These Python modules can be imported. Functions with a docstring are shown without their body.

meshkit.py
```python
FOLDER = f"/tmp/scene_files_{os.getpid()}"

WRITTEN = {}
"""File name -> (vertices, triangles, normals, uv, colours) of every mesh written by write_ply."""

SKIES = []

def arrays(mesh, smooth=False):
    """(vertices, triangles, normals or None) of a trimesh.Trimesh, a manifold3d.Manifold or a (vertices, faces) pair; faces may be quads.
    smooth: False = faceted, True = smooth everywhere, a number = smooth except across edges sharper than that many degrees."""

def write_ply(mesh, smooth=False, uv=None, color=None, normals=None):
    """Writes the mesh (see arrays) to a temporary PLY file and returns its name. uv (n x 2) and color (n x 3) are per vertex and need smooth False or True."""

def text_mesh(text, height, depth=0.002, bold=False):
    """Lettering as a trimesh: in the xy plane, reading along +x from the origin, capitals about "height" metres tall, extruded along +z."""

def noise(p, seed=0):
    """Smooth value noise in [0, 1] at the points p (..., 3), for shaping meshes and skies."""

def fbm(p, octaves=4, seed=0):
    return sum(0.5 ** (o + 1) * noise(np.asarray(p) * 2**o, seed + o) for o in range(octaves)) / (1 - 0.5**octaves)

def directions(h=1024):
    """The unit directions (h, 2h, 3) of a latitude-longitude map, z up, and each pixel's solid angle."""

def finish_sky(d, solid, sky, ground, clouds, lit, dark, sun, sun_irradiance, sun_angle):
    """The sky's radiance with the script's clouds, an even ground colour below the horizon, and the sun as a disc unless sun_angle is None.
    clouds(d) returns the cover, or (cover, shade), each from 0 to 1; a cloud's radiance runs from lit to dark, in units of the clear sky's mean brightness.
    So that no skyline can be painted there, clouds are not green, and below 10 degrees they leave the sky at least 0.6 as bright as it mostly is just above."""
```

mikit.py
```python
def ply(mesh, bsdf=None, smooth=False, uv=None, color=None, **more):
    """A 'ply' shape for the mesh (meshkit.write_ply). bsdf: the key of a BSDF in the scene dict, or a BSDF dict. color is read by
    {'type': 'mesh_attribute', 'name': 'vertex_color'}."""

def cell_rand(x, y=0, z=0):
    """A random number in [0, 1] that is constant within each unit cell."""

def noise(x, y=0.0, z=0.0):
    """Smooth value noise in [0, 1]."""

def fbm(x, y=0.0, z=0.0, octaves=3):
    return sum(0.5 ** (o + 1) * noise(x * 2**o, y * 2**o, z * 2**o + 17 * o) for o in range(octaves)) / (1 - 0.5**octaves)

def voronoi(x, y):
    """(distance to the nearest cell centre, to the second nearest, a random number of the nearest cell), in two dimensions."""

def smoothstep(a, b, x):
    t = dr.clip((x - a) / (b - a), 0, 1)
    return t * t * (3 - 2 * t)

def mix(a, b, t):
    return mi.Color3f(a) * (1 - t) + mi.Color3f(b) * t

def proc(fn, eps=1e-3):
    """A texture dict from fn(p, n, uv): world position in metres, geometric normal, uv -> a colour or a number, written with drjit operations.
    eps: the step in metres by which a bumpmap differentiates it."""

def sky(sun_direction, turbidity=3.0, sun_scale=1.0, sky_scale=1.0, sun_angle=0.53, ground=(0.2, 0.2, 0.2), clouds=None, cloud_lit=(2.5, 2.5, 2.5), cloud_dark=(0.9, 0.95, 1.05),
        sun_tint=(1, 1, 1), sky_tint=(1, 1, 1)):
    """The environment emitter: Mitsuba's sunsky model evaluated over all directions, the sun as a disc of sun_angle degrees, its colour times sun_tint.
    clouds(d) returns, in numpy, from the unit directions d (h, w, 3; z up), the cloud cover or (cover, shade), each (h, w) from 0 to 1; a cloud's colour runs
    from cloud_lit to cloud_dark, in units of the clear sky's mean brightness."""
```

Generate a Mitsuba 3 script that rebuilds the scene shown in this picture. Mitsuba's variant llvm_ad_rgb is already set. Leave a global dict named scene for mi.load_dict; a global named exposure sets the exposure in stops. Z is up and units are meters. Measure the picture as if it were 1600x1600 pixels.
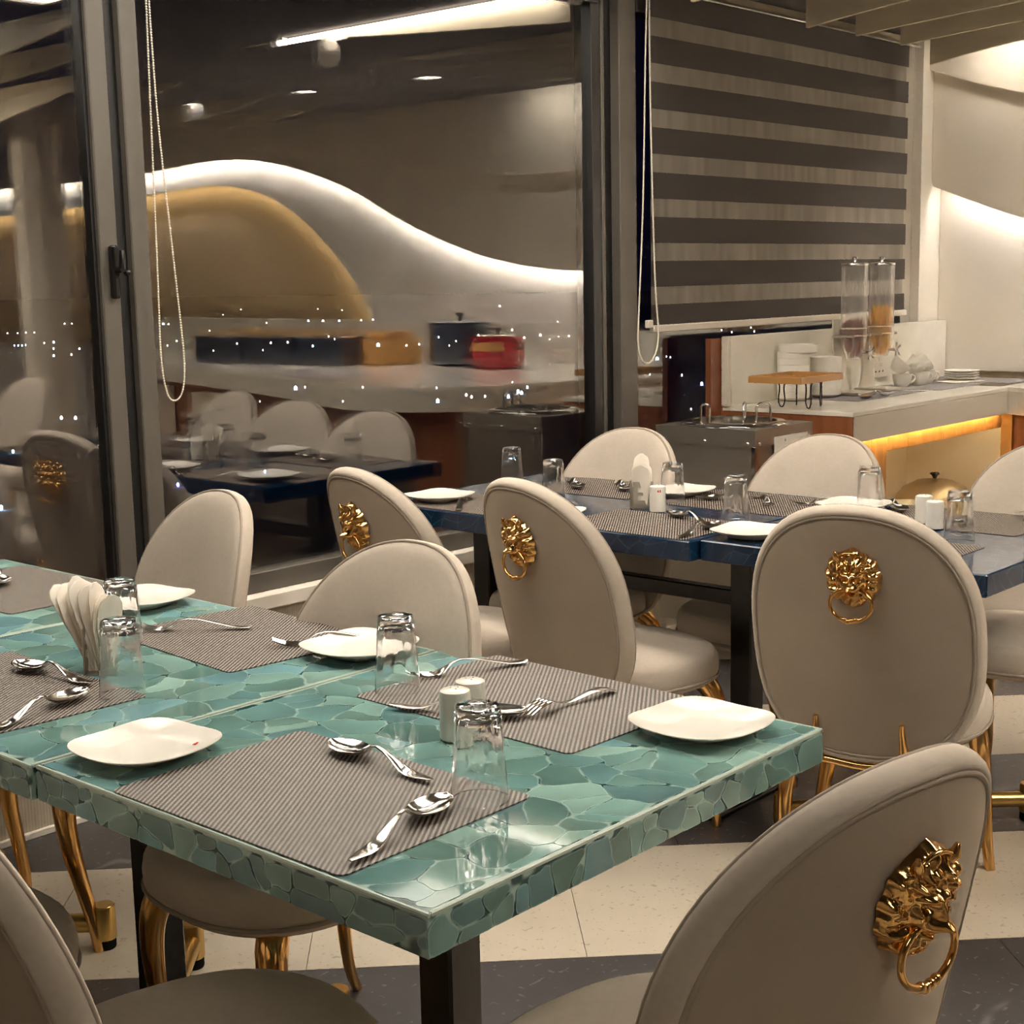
import math, random
import numpy as np, trimesh, drjit as dr, mitsuba as mi, mikit, meshkit
import shapely, shapely.affinity
from shapely.geometry import Polygon, box as sbox, Point, MultiPoint
from mikit import ply, proc, noise, fbm, voronoi, smoothstep, mix
T = mi.ScalarTransform4f
PI = math.pi
scene, labels = {}, {}

# ---------------------------------------------------------------- camera, night sky, exposure
exposure = 2.58
F = 2287.05
YAW, PITCH, ROLL = math.radians(48.0886), math.radians(-9.0344), math.radians(1.2134)
HC = 1.38
_f = np.array([math.sin(YAW) * math.cos(PITCH), math.cos(YAW) * math.cos(PITCH), math.sin(PITCH)])
_r = np.array([math.cos(YAW), -math.sin(YAW), 0.0])
_d = np.cross(_f, _r)
_dn = -math.sin(ROLL) * _r + math.cos(ROLL) * _d
scene['camera'] = {'type': 'perspective', 'fov': 2 * math.degrees(math.atan(800 / F)), 'fov_axis': 'x', 'near_clip': 0.02, 'far_clip': 5000.0,
                   'to_world': T().look_at(origin=[0, 0, HC], target=[float(_f[0]), float(_f[1]), float(HC + _f[2])], up=[float(-x) for x in _dn])}
scene['night_sky'] = {'type': 'constant', 'radiance': {'type': 'rgb', 'value': [0.0004, 0.0004, 0.0014]}}
WARM, COOL = (1.0, 0.89, 0.745), (1.0, 0.92, 0.80)
ADDED_PANEL, WAVE_LED, GOLD_LED, UNDER_LED, COVE = 1.55, 18.0, 11.0, 7.0, 7.0
ADDED_CAN = 300.0


def glow(c, s, w=1.0):
    return {'type': 'area', 'radiance': {'type': 'rgb', 'value': [float(x * s) for x in c]}, 'sampling_weight': float(w)}


# ---------------------------------------------------------------- materials
def rgb(*c):
    return {'type': 'rgb', 'value': list(c)}


def mat(key, d, two=True):
    scene[key] = {'type': 'twosided', 'bsdf': d} if two else d
    return key


def plastic(key, c, alpha=0.08, ior=1.5):
    return mat(key, {'type': 'roughplastic', 'diffuse_reflectance': rgb(*c) if isinstance(c, tuple) else c, 'alpha': alpha, 'int_ior': ior, 'nonlinear': False})


def matte(key, c):
    return mat(key, {'type': 'diffuse', 'reflectance': rgb(*c) if isinstance(c, tuple) else c})


def metal(key, c, rough):
    return mat(key, {'type': 'principled', 'base_color': rgb(*c), 'metallic': 1.0, 'roughness': rough})


def velvet_fn(p, n, uv):
    v = fbm(p.x * 5 + 3, p.y * 5, p.z * 5, 3)
    s = noise(p.x * 160, p.y * 160, p.z * 160)
    k = 0.84 + 0.24 * v + 0.06 * (s - 0.5)
    return mi.Color3f(0.510, 0.448, 0.380) * k


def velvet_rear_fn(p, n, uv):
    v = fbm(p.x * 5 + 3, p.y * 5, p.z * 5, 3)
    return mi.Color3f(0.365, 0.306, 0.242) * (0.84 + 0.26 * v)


def mat_fn(p, n, uv):
    # twill of a woven vinyl placemat: pale threads crossed by dark ones
    a = (p.x * 0.57 - p.y * 0.82) / 0.0064
    b = (p.x * 0.90 + p.y * 0.44) / 0.0036
    fa = a - dr.floor(a)
    fb = b - dr.floor(b)
    light = smoothstep(0.42, 0.52, fa) * (1 - smoothstep(0.92, 1.0, fa)) * (0.35 + 0.65 * smoothstep(0.18, 0.34, fb))
    return mix((0.030, 0.024, 0.023), (0.40, 0.335, 0.29), light)


def quartz_fn(p, n, uv):
    v = fbm(p.x * 9, p.y * 9, p.z * 9, 3)
    return mix((0.70, 0.66, 0.57), (0.82, 0.79, 0.71), v)


def beige_tile_fn(p, n, uv):
    v = fbm(p.x * 3, p.y * 3, p.z, 4)
    s = noise(p.x * 130, p.y * 130)
    c = mix((0.50, 0.44, 0.355), (0.62, 0.565, 0.47), v)
    return c * (1 - 0.25 * smoothstep(0.84, 0.95, s))


def dark_tile_fn(p, n, uv):
    v = fbm(p.x * 4 + 9, p.y * 4, p.z, 4)
    s = noise(p.x * 90, p.y * 90)
    vein = smoothstep(0.035, 0.0, dr.abs(fbm(p.x * 2.2, p.y * 2.2, 3, 4) - 0.5))
    c = mix((0.040, 0.038, 0.040), (0.072, 0.068, 0.070), v)
    return c + mi.Color3f(0.07) * vein * smoothstep(0.55, 0.75, v) + mi.Color3f(0.05) * smoothstep(0.86, 0.95, s)


def ribbed_fn(p, n, uv):
    f = p.x / 0.0085
    f = f - dr.floor(f)
    k = 0.75 + 0.25 * smoothstep(0.0, 0.4, dr.abs(f - 0.5) * 2)
    return mi.Color3f(0.50, 0.44, 0.35) * k * (0.9 + 0.2 * noise(p.x * 90, p.z * 22))


def wood_fn(p, n, uv):
    g = noise(p.x * 14, p.y * 14, p.z * 2.0) * 0.6 + 0.4 * noise(p.x * 60, p.y * 60, p.z * 5)
    return mix((0.15, 0.045, 0.018), (0.34, 0.125, 0.05), g)


def plank_fn(p, n, uv):
    g = noise(p.x * 20 + 5, p.y * 20, p.z * 4.0) * 0.5 + 0.5 * noise(p.x * 90, p.y * 90, p.z * 9)
    return mix((0.42, 0.20, 0.07), (0.66, 0.40, 0.17), g)


def slab_fn(p, n, uv):
    v = noise(p.x * 55, p.y * 55, p.z * 55)
    return mix((0.015, 0.055, 0.058), (0.30, 0.43, 0.39), smoothstep(0.34, 0.54, v))


def blue_fn(p, n, uv):
    a, b, r = voronoi(p.x * 22 + p.z * 17 + 1.5 * noise(p.x * 12, p.y * 12, p.z * 12), p.y * 22 + p.z * 13)
    v = fbm(p.x * 15, p.y * 15, p.z * 15, 3)
    c = mix((0.002, 0.009, 0.028), (0.007, 0.032, 0.075), v * 0.6 + 0.4 * r)
    return mix((0.022, 0.075, 0.12), c, smoothstep(0.0, 0.05, b - a))


def sheer_fn(p, n, uv):
    v = noise(p.x * 38, 3, p.z * 5)
    w = noise(p.x * 9, 3, p.z * 2)
    return mi.Color3f(0.205, 0.185, 0.160) * (0.75 + 0.3 * v + 0.22 * w)


def fern_gold_fn(p, n, uv):
    v = fbm(p.x * 4, p.y * 6, p.z * 3, 3)
    return mix((0.36, 0.258, 0.145), (0.46, 0.335, 0.195), v)


VELVET = mat('velvet', {'type': 'principled', 'base_color': proc(velvet_fn), 'roughness': 0.85, 'specular': 0.25, 'sheen': 0.35, 'sheen_tint': 0.5})
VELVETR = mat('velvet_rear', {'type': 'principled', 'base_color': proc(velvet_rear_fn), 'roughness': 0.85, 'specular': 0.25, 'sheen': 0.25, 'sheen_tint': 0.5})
PIPE = mat('velvet_piping', {'type': 'principled', 'base_color': rgb(0.33, 0.28, 0.23), 'roughness': 0.8, 'specular': 0.25})
GOLD = metal('gold_metal', (0.78, 0.46, 0.17), 0.11)
GOLD2 = metal('satin_gold', (0.66, 0.43, 0.15), 0.30)
STEEL = metal('steel', (0.72, 0.69, 0.64), 0.10)
BRUSHED = metal('brushed_steel', (0.56, 0.53, 0.48), 0.36)
DULLSILVER = metal('dull_silver', (0.62, 0.54, 0.42), 0.42)
CHROME = metal('chrome', (0.80, 0.78, 0.75), 0.05)
BLACK = plastic('black_paint', (0.006, 0.006, 0.007), 0.12)
RUBBER = matte('rubber', (0.012, 0.012, 0.012))
FRAME = plastic('frame_grey', (0.12, 0.108, 0.092), 0.30)
FRAMEDARK = plastic('frame_dark', (0.010, 0.010, 0.011), 0.25)
PORC = plastic('porcelain', (0.80, 0.775, 0.71), 0.04)
PAPER = matte('paper', (0.80, 0.76, 0.69))
NAPKIN = mat('napkin_paper', {'type': 'diffuse', 'reflectance': rgb(0.84, 0.79, 0.71)})
RED = plastic('red_print', (0.55, 0.02, 0.02), 0.2)
REDPOT = plastic('red_enamel', (0.30, 0.008, 0.012), 0.08)
NAVY = plastic('black_enamel', (0.010, 0.013, 0.022), 0.10)
WALLW = matte('white_wall', (0.76, 0.71, 0.63))
REVEAL = matte('window_reveal', (0.36, 0.325, 0.275))
CREAM = matte('cream_paint', (0.74, 0.67, 0.565))
PANEL = matte('wave_panel_paint', (0.70, 0.635, 0.54))
FIN = matte('fin_paint', (0.68, 0.61, 0.48))
CEIL = matte('ceiling_paint', (0.075, 0.068, 0.064))
QUARTZ = plastic('quartz', proc(quartz_fn), 0.06)
SOLIDW = plastic('counter_front', (0.66, 0.61, 0.52), 0.25)
BEIGET = plastic('beige_tile', proc(beige_tile_fn), 0.22)
DARKT = plastic('dark_tile', proc(dark_tile_fn), 0.25)
GROUT = matte('grout', (0.20, 0.18, 0.16))
RIB = matte('ribbed_wallpaper', proc(ribbed_fn))
WOOD = plastic('dark_wood', proc(wood_fn), 0.2)
PLANK = plastic('plank_wood', proc(plank_fn), 0.25)
LIGHTWOOD = plastic('honey_wood', (0.46, 0.235, 0.075), 0.25)
SLAB = plastic('agate_resin', proc(slab_fn), 0.03)
SHARD = mat('agate_shard', {'type': 'principled', 'base_color': {'type': 'mesh_attribute', 'name': 'vertex_color'}, 'roughness': 0.05, 'specular': 0.5})
RESINEDGE = plastic('resin_edge', (0.40, 0.49, 0.43), 0.12)
BLUE = plastic('blue_agate', proc(blue_fn), 0.02, 1.5)
MATW = plastic('woven_vinyl', proc(mat_fn), 0.35)
GREYMAT = matte('grey_runner', (0.15, 0.14, 0.135))
DARKBAND = matte('blind_dark_fabric', (0.062, 0.055, 0.051))
SHEER = matte('blind_sheer_fabric', proc(sheer_fn))
GOLDWALL = matte('gold_wall_cloth', proc(fern_gold_fn))
CORD = plastic('cord_white', (0.80, 0.75, 0.66), 0.2)
CORNFLAKE = matte('cornflake', (0.80, 0.44, 0.05))
CHOCO = matte('choco_flake', (0.24, 0.085, 0.06))
NIGHTGROUND = matte('night_ground', (0.35, 0.35, 0.45))
EMITTER = matte('lamp_white', (0.8, 0.8, 0.8))
scene['glass'] = {'type': 'dielectric', 'int_ior': 1.5, 'ext_ior': 1.0}
scene['acrylic'] = {'type': 'blendbsdf', 'weight': 0.10, 'a': {'type': 'thindielectric', 'int_ior': 1.7}, 'b': {'type': 'twosided', 'bsdf': {'type': 'diffuse', 'reflectance': rgb(0.85, 0.84, 0.80)}}}
scene['window_glass'] = {'type': 'thindielectric', 'int_ior': 3.6, 'specular_reflectance': rgb(0.54, 0.54, 0.54)}
scene['clear_window_glass'] = {'type': 'thindielectric', 'int_ior': 2.3, 'specular_reflectance': rgb(0.75, 0.75, 0.75)}
GLASS, ACRYLIC, PANE = 'glass', 'acrylic', 'window_glass'


# ---------------------------------------------------------------- naming helpers
def key_for(base):
    if base not in _taken:
        _taken.add(base)
        return base
    k = 1
    while f'{base}_{k:03d}' in _taken:
        k += 1
    _taken.add(f'{base}_{k:03d}')
    return f'{base}_{k:03d}'


_taken = set()


def tag(key, label, cat=None, group=None, kind=None):
    d = {}
    if label: d['label'] = label
    if cat: d['category'] = cat
    if group: d['group'] = group
    if kind: d['kind'] = kind
    labels[key] = d
    return key


def thing(base, label, cat, group=None, kind=None):
    return tag(key_for(base), label, cat, group, kind)


def shape(mesh, bsdf, smooth=40, **more):
    return ply(mesh, bsdf, smooth=smooth, **more)


def part(parent, base, sh, to=None, label=None, kind=None):
    """sh: a shape dict (see shape) or (mesh, bsdf[, smooth])"""
    if isinstance(sh, tuple):
        sh = shape(*sh)
    k = key_for(f'{parent}__{base}')
    scene[k] = {**sh, 'to_world': to} if to is not None else dict(sh)
    if label or kind:
        tag(k, label, kind=kind)
    return k


def solid(base, sh, label, cat, group=None, to=None, kind=None):
    if isinstance(sh, tuple):
        sh = shape(*sh)
    k = thing(base, label, cat, group, kind)
    scene[k] = {**sh, 'to_world': to} if to is not None else dict(sh)
    return k


def struct(base, sh, label=None, cat=None):
    if isinstance(sh, tuple):
        sh = shape(*sh)
    k = key_for(base)
    if sh is not None:
        scene[k] = dict(sh)
    return tag(k, label, cat, kind='structure')


def place(x, y, z=0.0, deg=0.0, s=1.0):
    return T().translate([float(x), float(y), float(z)]).rotate([0, 0, 1], float(deg)).scale(float(s))


# ---------------------------------------------------------------- mesh helpers
def cat(*ms):
    return trimesh.util.concatenate([m for m in ms if m is not None])


def mv(m, x=0, y=0, z=0):
    m = m.copy()
    m.apply_translation([x, y, z])
    return m


def rot(m, deg, axis, pt=(0, 0, 0)):
    m = m.copy()
    m.apply_transform(trimesh.transformations.rotation_matrix(math.radians(deg), axis, pt))
    return m


def bx(x0, x1, y0, y1, z0, z1, ch=0.0):
    """box, with chamfered edges when ch > 0"""
    if ch <= 0:
        return trimesh.creation.box(bounds=[[x0, y0, z0], [x1, y1, z1]])
    c, h = np.array([(x0 + x1) / 2, (y0 + y1) / 2, (z0 + z1) / 2]), np.array([(x1 - x0) / 2, (y1 - y0) / 2, (z1 - z0) / 2])
    ch = min(ch, h.min() * 0.49)
    pts = []
    for s in np.ndindex(2, 2, 2):
        s = np.array(s) * 2 - 1
        for k in range(3):
            e = h.copy()
            e[[i for i in range(3) if i != k]] -= ch
            pts.append(c + s * e)
    return trimesh.convex.convex_hull(np.array(pts))


def lathe(profile, n=32, mod=None):
    """closed of revolution from (r, z) points; points with r=0 become poles"""
    P = np.array(profile, float)
    a = np.arange(n) * 2 * PI / n
    V, rows = [], []
    for r, z in P:
        if r < 1e-7:
            rows.append([len(V)]); V.append((0, 0, z))
        else:
            rr = r * (mod(z, a) if mod else np.ones(n))
            rows.append(list(range(len(V), len(V) + n)))
            V += [(x * math.cos(t), x * math.sin(t), z) for x, t in zip(rr, a)]
    Fc = []
    for A, B in zip(rows[:-1], rows[1:]):
        for i in range(n):
            j = (i + 1) % n
            if len(A) == 1 and len(B) == 1: continue
            if len(A) == 1: Fc.append((A[0], B[j], B[i]))
            elif len(B) == 1: Fc.append((A[i], A[j], B[0]))
            else: Fc += [(A[i], A[j], B[j]), (A[i], B[j], B[i])]
    return trimesh.Trimesh(np.array(V), np.array(Fc), process=False)


def loft(rings, cap=True):
    """rings: list of (n,3) arrays of the same n, closed loops"""
    n = len(rings[0])
    V = np.vstack(rings)
    Fc = []
    for k in range(len(rings) - 1):
        for i in range(n):
            j = (i + 1) % n
            a, b, c, d = k * n + i, k * n + j, (k + 1) * n + j, (k + 1) * n + i
            Fc += [(a, b, c), (a, c, d)]
    if cap:
        c0, c1 = len(V), len(V) + 1
        V = np.vstack([V, rings[0].mean(0), rings[-1].mean(0)])
        for i in range(n):
            j = (i + 1) % n
            Fc.append((c0, j, i))
            Fc.append((c1, (len(rings) - 1) * n + i, (len(rings) - 1) * n + j))
    m = trimesh.Trimesh(V, np.array(Fc), process=False)
    return m


def tube(pts, rad, sides=10, flat=1.0, cap=True, up=None):
    p = np.array(pts, float)
    r = np.broadcast_to(np.array(rad, float), (len(p),))
    t = np.gradient(p, axis=0)
    t /= np.linalg.norm(t, axis=1, keepdims=True)
    u = np.array(up if up is not None else ([0, 0, 1.0] if abs(t[0][2]) < 0.9 else [1.0, 0, 0]))
    rings = []
    a = np.arange(sides) * 2 * PI / sides
    for k in range(len(p)):
        u = u - t[k] * (u @ t[k])
        u /= np.linalg.norm(u)
        w = np.cross(t[k], u)
        rings.append(p[k] + r[k] * (np.cos(a)[:, None] * u * flat + np.sin(a)[:, None] * w))
    return loft(rings, cap)


def spline(pts, n):
    from scipy.interpolate import CubicSpline
    p = np.array(pts, float)
    d = np.r_[0, np.cumsum(np.linalg.norm(np.diff(p[:, :3], axis=0), axis=1))]
    return CubicSpline(d, p)(np.linspace(0, d[-1], n))


def loop_tube(pts, rad, sides=8):
    p = np.array(pts, float)
    n = len(p)
    t = np.roll(p, -1, 0) - np.roll(p, 1, 0)
    t /= np.linalg.norm(t, axis=1, keepdims=True)
    c = p.mean(0)
    a = np.arange(sides) * 2 * PI / sides
    r = np.broadcast_to(np.array(rad, float), (n,))
    V, Fc = [], []
    for k in range(n):
        u = p[k] - c
        u -= t[k] * (u @ t[k]); u /= np.linalg.norm(u)
        w = np.cross(t[k], u)
        V.append(p[k] + r[k] * (np.cos(a)[:, None] * u + np.sin(a)[:, None] * w))
    for k in range(n):
        for i in range(sides):
            j, l = (i + 1) % sides, (k + 1) % n
            Fc += [(k * sides + i, k * sides + j, l * sides + j), (k * sides + i, l * sides + j, l * sides + i)]
    return trimesh.Trimesh(np.vstack(V), np.array(Fc), process=False)


def extr(poly, h):
    return trimesh.creation.extrude_polygon(poly, h, engine='earcut')


def yz_plate(poly, x0, x1):
    """polygon in (y, z) extruded along x from x0 to x1"""
    m = extr(poly, x1 - x0)
    v = m.vertices.copy()
    return trimesh.Trimesh(np.c_[x0 + v[:, 2], v[:, 0], v[:, 1]], m.faces, process=False)


def xz_plate(poly, y0, y1):
    m = extr(poly, y1 - y0)
    v = m.vertices.copy()
    return trimesh.Trimesh(np.c_[v[:, 0], y1 - v[:, 2], v[:, 1]], m.faces, process=False)


def ellipsoid(c, r, sub=2):
    m = trimesh.creation.icosphere(subdivisions=sub)
    m.apply_scale(r)
    m.apply_translation(c)
    return m


def se(t, a, b, n):
    """superellipse point"""
    c, s = np.cos(t), np.sin(t)
    return a * np.sign(c) * np.abs(c) ** (2 / n), b * np.sign(s) * np.abs(s) ** (2 / n)


# ================================================================ SETTING
W = 3.30            # window wall plane
XR = 6.84           # right wall plane
CZ = 2.45           # ceiling
X0, Y0 = -2.6, -6.2

# floor: diagonal bands of dark and beige tiles
fl = struct('floor', (bx(X0, XR + 0.1, Y0, W + 0.1, -0.06, -0.004), GROUT, False))
S = 0.575
STEP = S * math.sqrt(2)
room = sbox(X0, Y0, XR, W)
shp_tile = {}
for i in range(-14, 20):          # band along x+y = c
    for j in range(-16, 18):
        c0 = 3.985 + STEP * i
        cx = (c0 + STEP / 2) / 2 + (j + 0.5 * (i % 2)) * S / math.sqrt(2)
        cy = (c0 + STEP / 2) / 2 - (j + 0.5 * (i % 2)) * S / math.sqrt(2)
        h = S / 2 - 0.0008
        q = Polygon([(cx + (a * h) / math.sqrt(2) + (b * h) / math.sqrt(2), cy - (a * h) / math.sqrt(2) + (b * h) / math.sqrt(2)) for a, b in ((-1, -1), (1, -1), (1, 1), (-1, 1))])
        if not (sbox(0.2, -0.2, XR, W).intersects(q)):
            continue
        q2 = q.intersection(room)
        if q2.area < 1e-3:
            continue
        part(fl, 'tile', (mv(extr(q2, 0.004), 0, 0, -0.004), BEIGET if i % 2 == 0 else DARKT, False))
# the rest of the floor, behind the camera
for i in range(-14, 20):
    c0 = 3.985 + STEP * i
    band = Polygon([(c0 + 20, -20), (c0 + STEP + 20, -20), (c0 + STEP - 20, 20), (c0 - 20, 20)]).intersection(room.difference(sbox(0.2 - 0.42, -0.2 - 0.42, XR, W)))
    for g in getattr(band, 'geoms', [band]):
        if g.area > 0.01:
            part(fl, 'tile_band', (mv(extr(g, 0.003), 0, 0, -0.0045), BEIGET if i % 2 == 0 else DARKT, False))

# window wall: low wall, sill, header, columns
wb = struct('wall_back', (bx(X0, XR + 0.1, W, W + 0.16, 0.0, 0.455), RIB, False))
part(wb, 'sill', (bx(X0, 4.84, W - 0.025, W + 0.10, 0.455, 0.50, 0.004), WALLW))
part(wb, 'header', (bx(X0, XR + 0.1, W + 0.0, W + 0.16, 2.42, CZ), CREAM, False))
part(wb, 'column', (bx(6.445, 6.545, W - 0.012, W + 0.16, 0.455, CZ), REVEAL, False))
part(wb, 'column', (bx(6.545, XR + 0.1, W - 0.055, W + 0.16, 0.455, CZ), WALLW, False))
struct('baseboard_back', (bx(X0, 4.2, W - 0.012, W, 0.0, 0.018, 0.002), WALLW))

# right wall in layers: gold cloth, white, lower wave panel, upper wave panel
wr = struct('wall_right', (bx(XR, XR + 0.12, Y0, W + 0.16, 0, CZ), WALLW, False))
struct('wall_front', (bx(X0 - 0.1, XR + 0.1, Y0 - 0.1, Y0, 0, CZ), CREAM, False))
struct('wall_left', (bx(X0 - 0.1, X0, Y0, W + 0.16, 0, CZ), CREAM, False))
ADDED_CANS = [(6.17, 2.62, 0.5), (5.78, 2.20, 0.8), (5.80, 0.95, 2.2), (5.70, 0.05, 2.2), (5.60, -0.85, 2.0), (5.55, -1.75, 1.8), (5.55, -2.9, 1.4)]  # added downlights: position and strength, sunk so their lenses stay hidden
cpoly = sbox(X0 - 0.1, Y0 - 0.1, XR + 0.1, W + 0.16)
for x, y, k in ADDED_CANS:
    cpoly = cpoly.difference(Point(x, y).buffer(0.062, quad_segs=8))
cl = struct('ceiling', (mv(extr(cpoly, 0.1), 0, 0, CZ), CEIL, False))
struct('roof', (bx(X0 - 0.1, XR + 0.1, Y0 - 0.1, W + 0.16, CZ + 0.101, CZ + 0.14), CEIL, False))

A_EDGE = spline([(3.32, 2.334), (3.13, 2.264), (2.82, 2.167), (2.2, 2.04), (1.6, 1.985), (0.96, 1.968), (0.45, 2.0), (-0.15, 2.09), (-0.685, 2.18), (-1.19, 2.265), (-1.7, 2.36), (-2.6, 2.47)], 90)
B_EDGE = spline([(3.30, 1.80), (3.11, 1.724), (2.8, 1.61), (2.3, 1.485), (1.8, 1.42), (1.285, 1.408), (0.9, 1.44), (0.437, 1.532), (0.113, 1.635), (-0.224, 1.766), (-0.575, 1.93), (-0.945, 2.06), (-1.334, 2.16), (-1.75, 2.222), (-2.11, 2.236), (-2.5, 2.222), (-2.9, 2.2), (-3.8, 2.18), (-6.15, 2.15)], 140)
D_EDGE = spline([(-6.15, 1.955), (-5.3, 1.965), (-4.2, 1.99), (-2.9, 2.05), (-2.5, 2.07), (-2.2, 2.07), (-1.98, 2.045), (-1.62, 1.962), (-1.29, 1.805), (-0.97, 1.572), (-0.73, 1.335), (-0.6, 1.145), (-0.50, 0.90)], 100)
part(wr, 'upper_wave_panel', (yz_plate(Polygon([(p[0], p[1]) for p in A_EDGE if p[1] < CZ - 0.01] + [(A_EDGE[A_EDGE[:, 1] < CZ - 0.01][-1, 0], CZ - 0.001), (3.243, CZ - 0.001)]).buffer(0), 6.61, 6.622), CREAM, False))
part(wr, 'lower_wave_panel', (yz_plate(Polygon([(min(p[0], 3.243), p[1]) for p in B_EDGE] + [(-6.15, CZ - 0.002), (3.243, CZ - 0.002)]).buffer(0), 6.65, 6.662), PANEL, False))
part(wr, 'white_panel', (yz_plate(Polygon([(p[0], p[1]) for p in D_EDGE] + [(3.243, 0.9), (3.243, 2.44), (-6.15, 2.44)]).buffer(0), 6.75, 6.762), WALLW, False))
part(wr, 'gold_panel', (bx(XR - 0.006, XR - 0.001, -6.15, -0.45, 0.86, 2.14), GOLDWALL, False))
part(wr, 'panel_edge', (yz_plate(Polygon([(p[0], p[1]) for p in A_EDGE if p[1] < CZ - 0.02] + [(p[0], p[1] + 0.004) for p in A_EDGE[::-1] if p[1] < CZ - 0.02]).buffer(0), 6.606, 6.655), CREAM, False))


def ribbon(curve, off, xa, xb, flip):
    """thin lamp strip along a (y,z) curve shifted along its upper normal by off; faces the curve's lower side"""
    p = np.array(curve)
    t = np.gradient(p, axis=0)
    n = np.c_[-t[:, 1], t[:, 0]] / np.linalg.norm(t, axis=1, keepdims=True)
    if flip: n = -n
    q = p + n * off
    k = len(q)
    V = np.vstack([np.c_[np.full(k, xa), q], np.c_[np.full(k, xb), q]])
    Fc = []
    for i in range(k - 1):
        Fc += [(i, i + 1, k + i + 1), (i, k + i + 1, k + i)]
    m = trimesh.Trimesh(V, np.array(Fc), process=False)
    want = -np.r_[0, n.mean(0)]
    if (m.face_normals.mean(0) @ want) < 0:
        m.invert()
    return m


bl = B_EDGE[(B_EDGE[:, 0] < 3.2)]
for bs, kk in ((bl[bl[:, 0] > 1.9], 0.28), (bl[bl[:, 0] < 1.95], 1.15)):
    part(wr, 'light_strip', {**shape(ribbon(bs, 0.028, 6.666, 6.690, True), EMITTER, False), 'emitter': glow((1.0, 0.94, 0.88), WAVE_LED * kk)}, label='glowing white strip lamp along the lower wave')
part(wr, 'light_strip', {**shape(ribbon(D_EDGE, 0.020, 6.768, 6.784, False), EMITTER, False), 'emitter': glow((1.0, 0.84, 0.56), GOLD_LED)}, label='warm strip lamp along the gold arch')

# ---- windows
w1 = struct('window_1', None, 'opening sash of dark glass at the left edge with a black handle', None)
w2 = struct('window_2', None, 'large dark window pane that mirrors the buffet counter', None)
w3 = struct('window_3', None, 'dark window behind the striped blind', None)
TILT = 0.17


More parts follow.
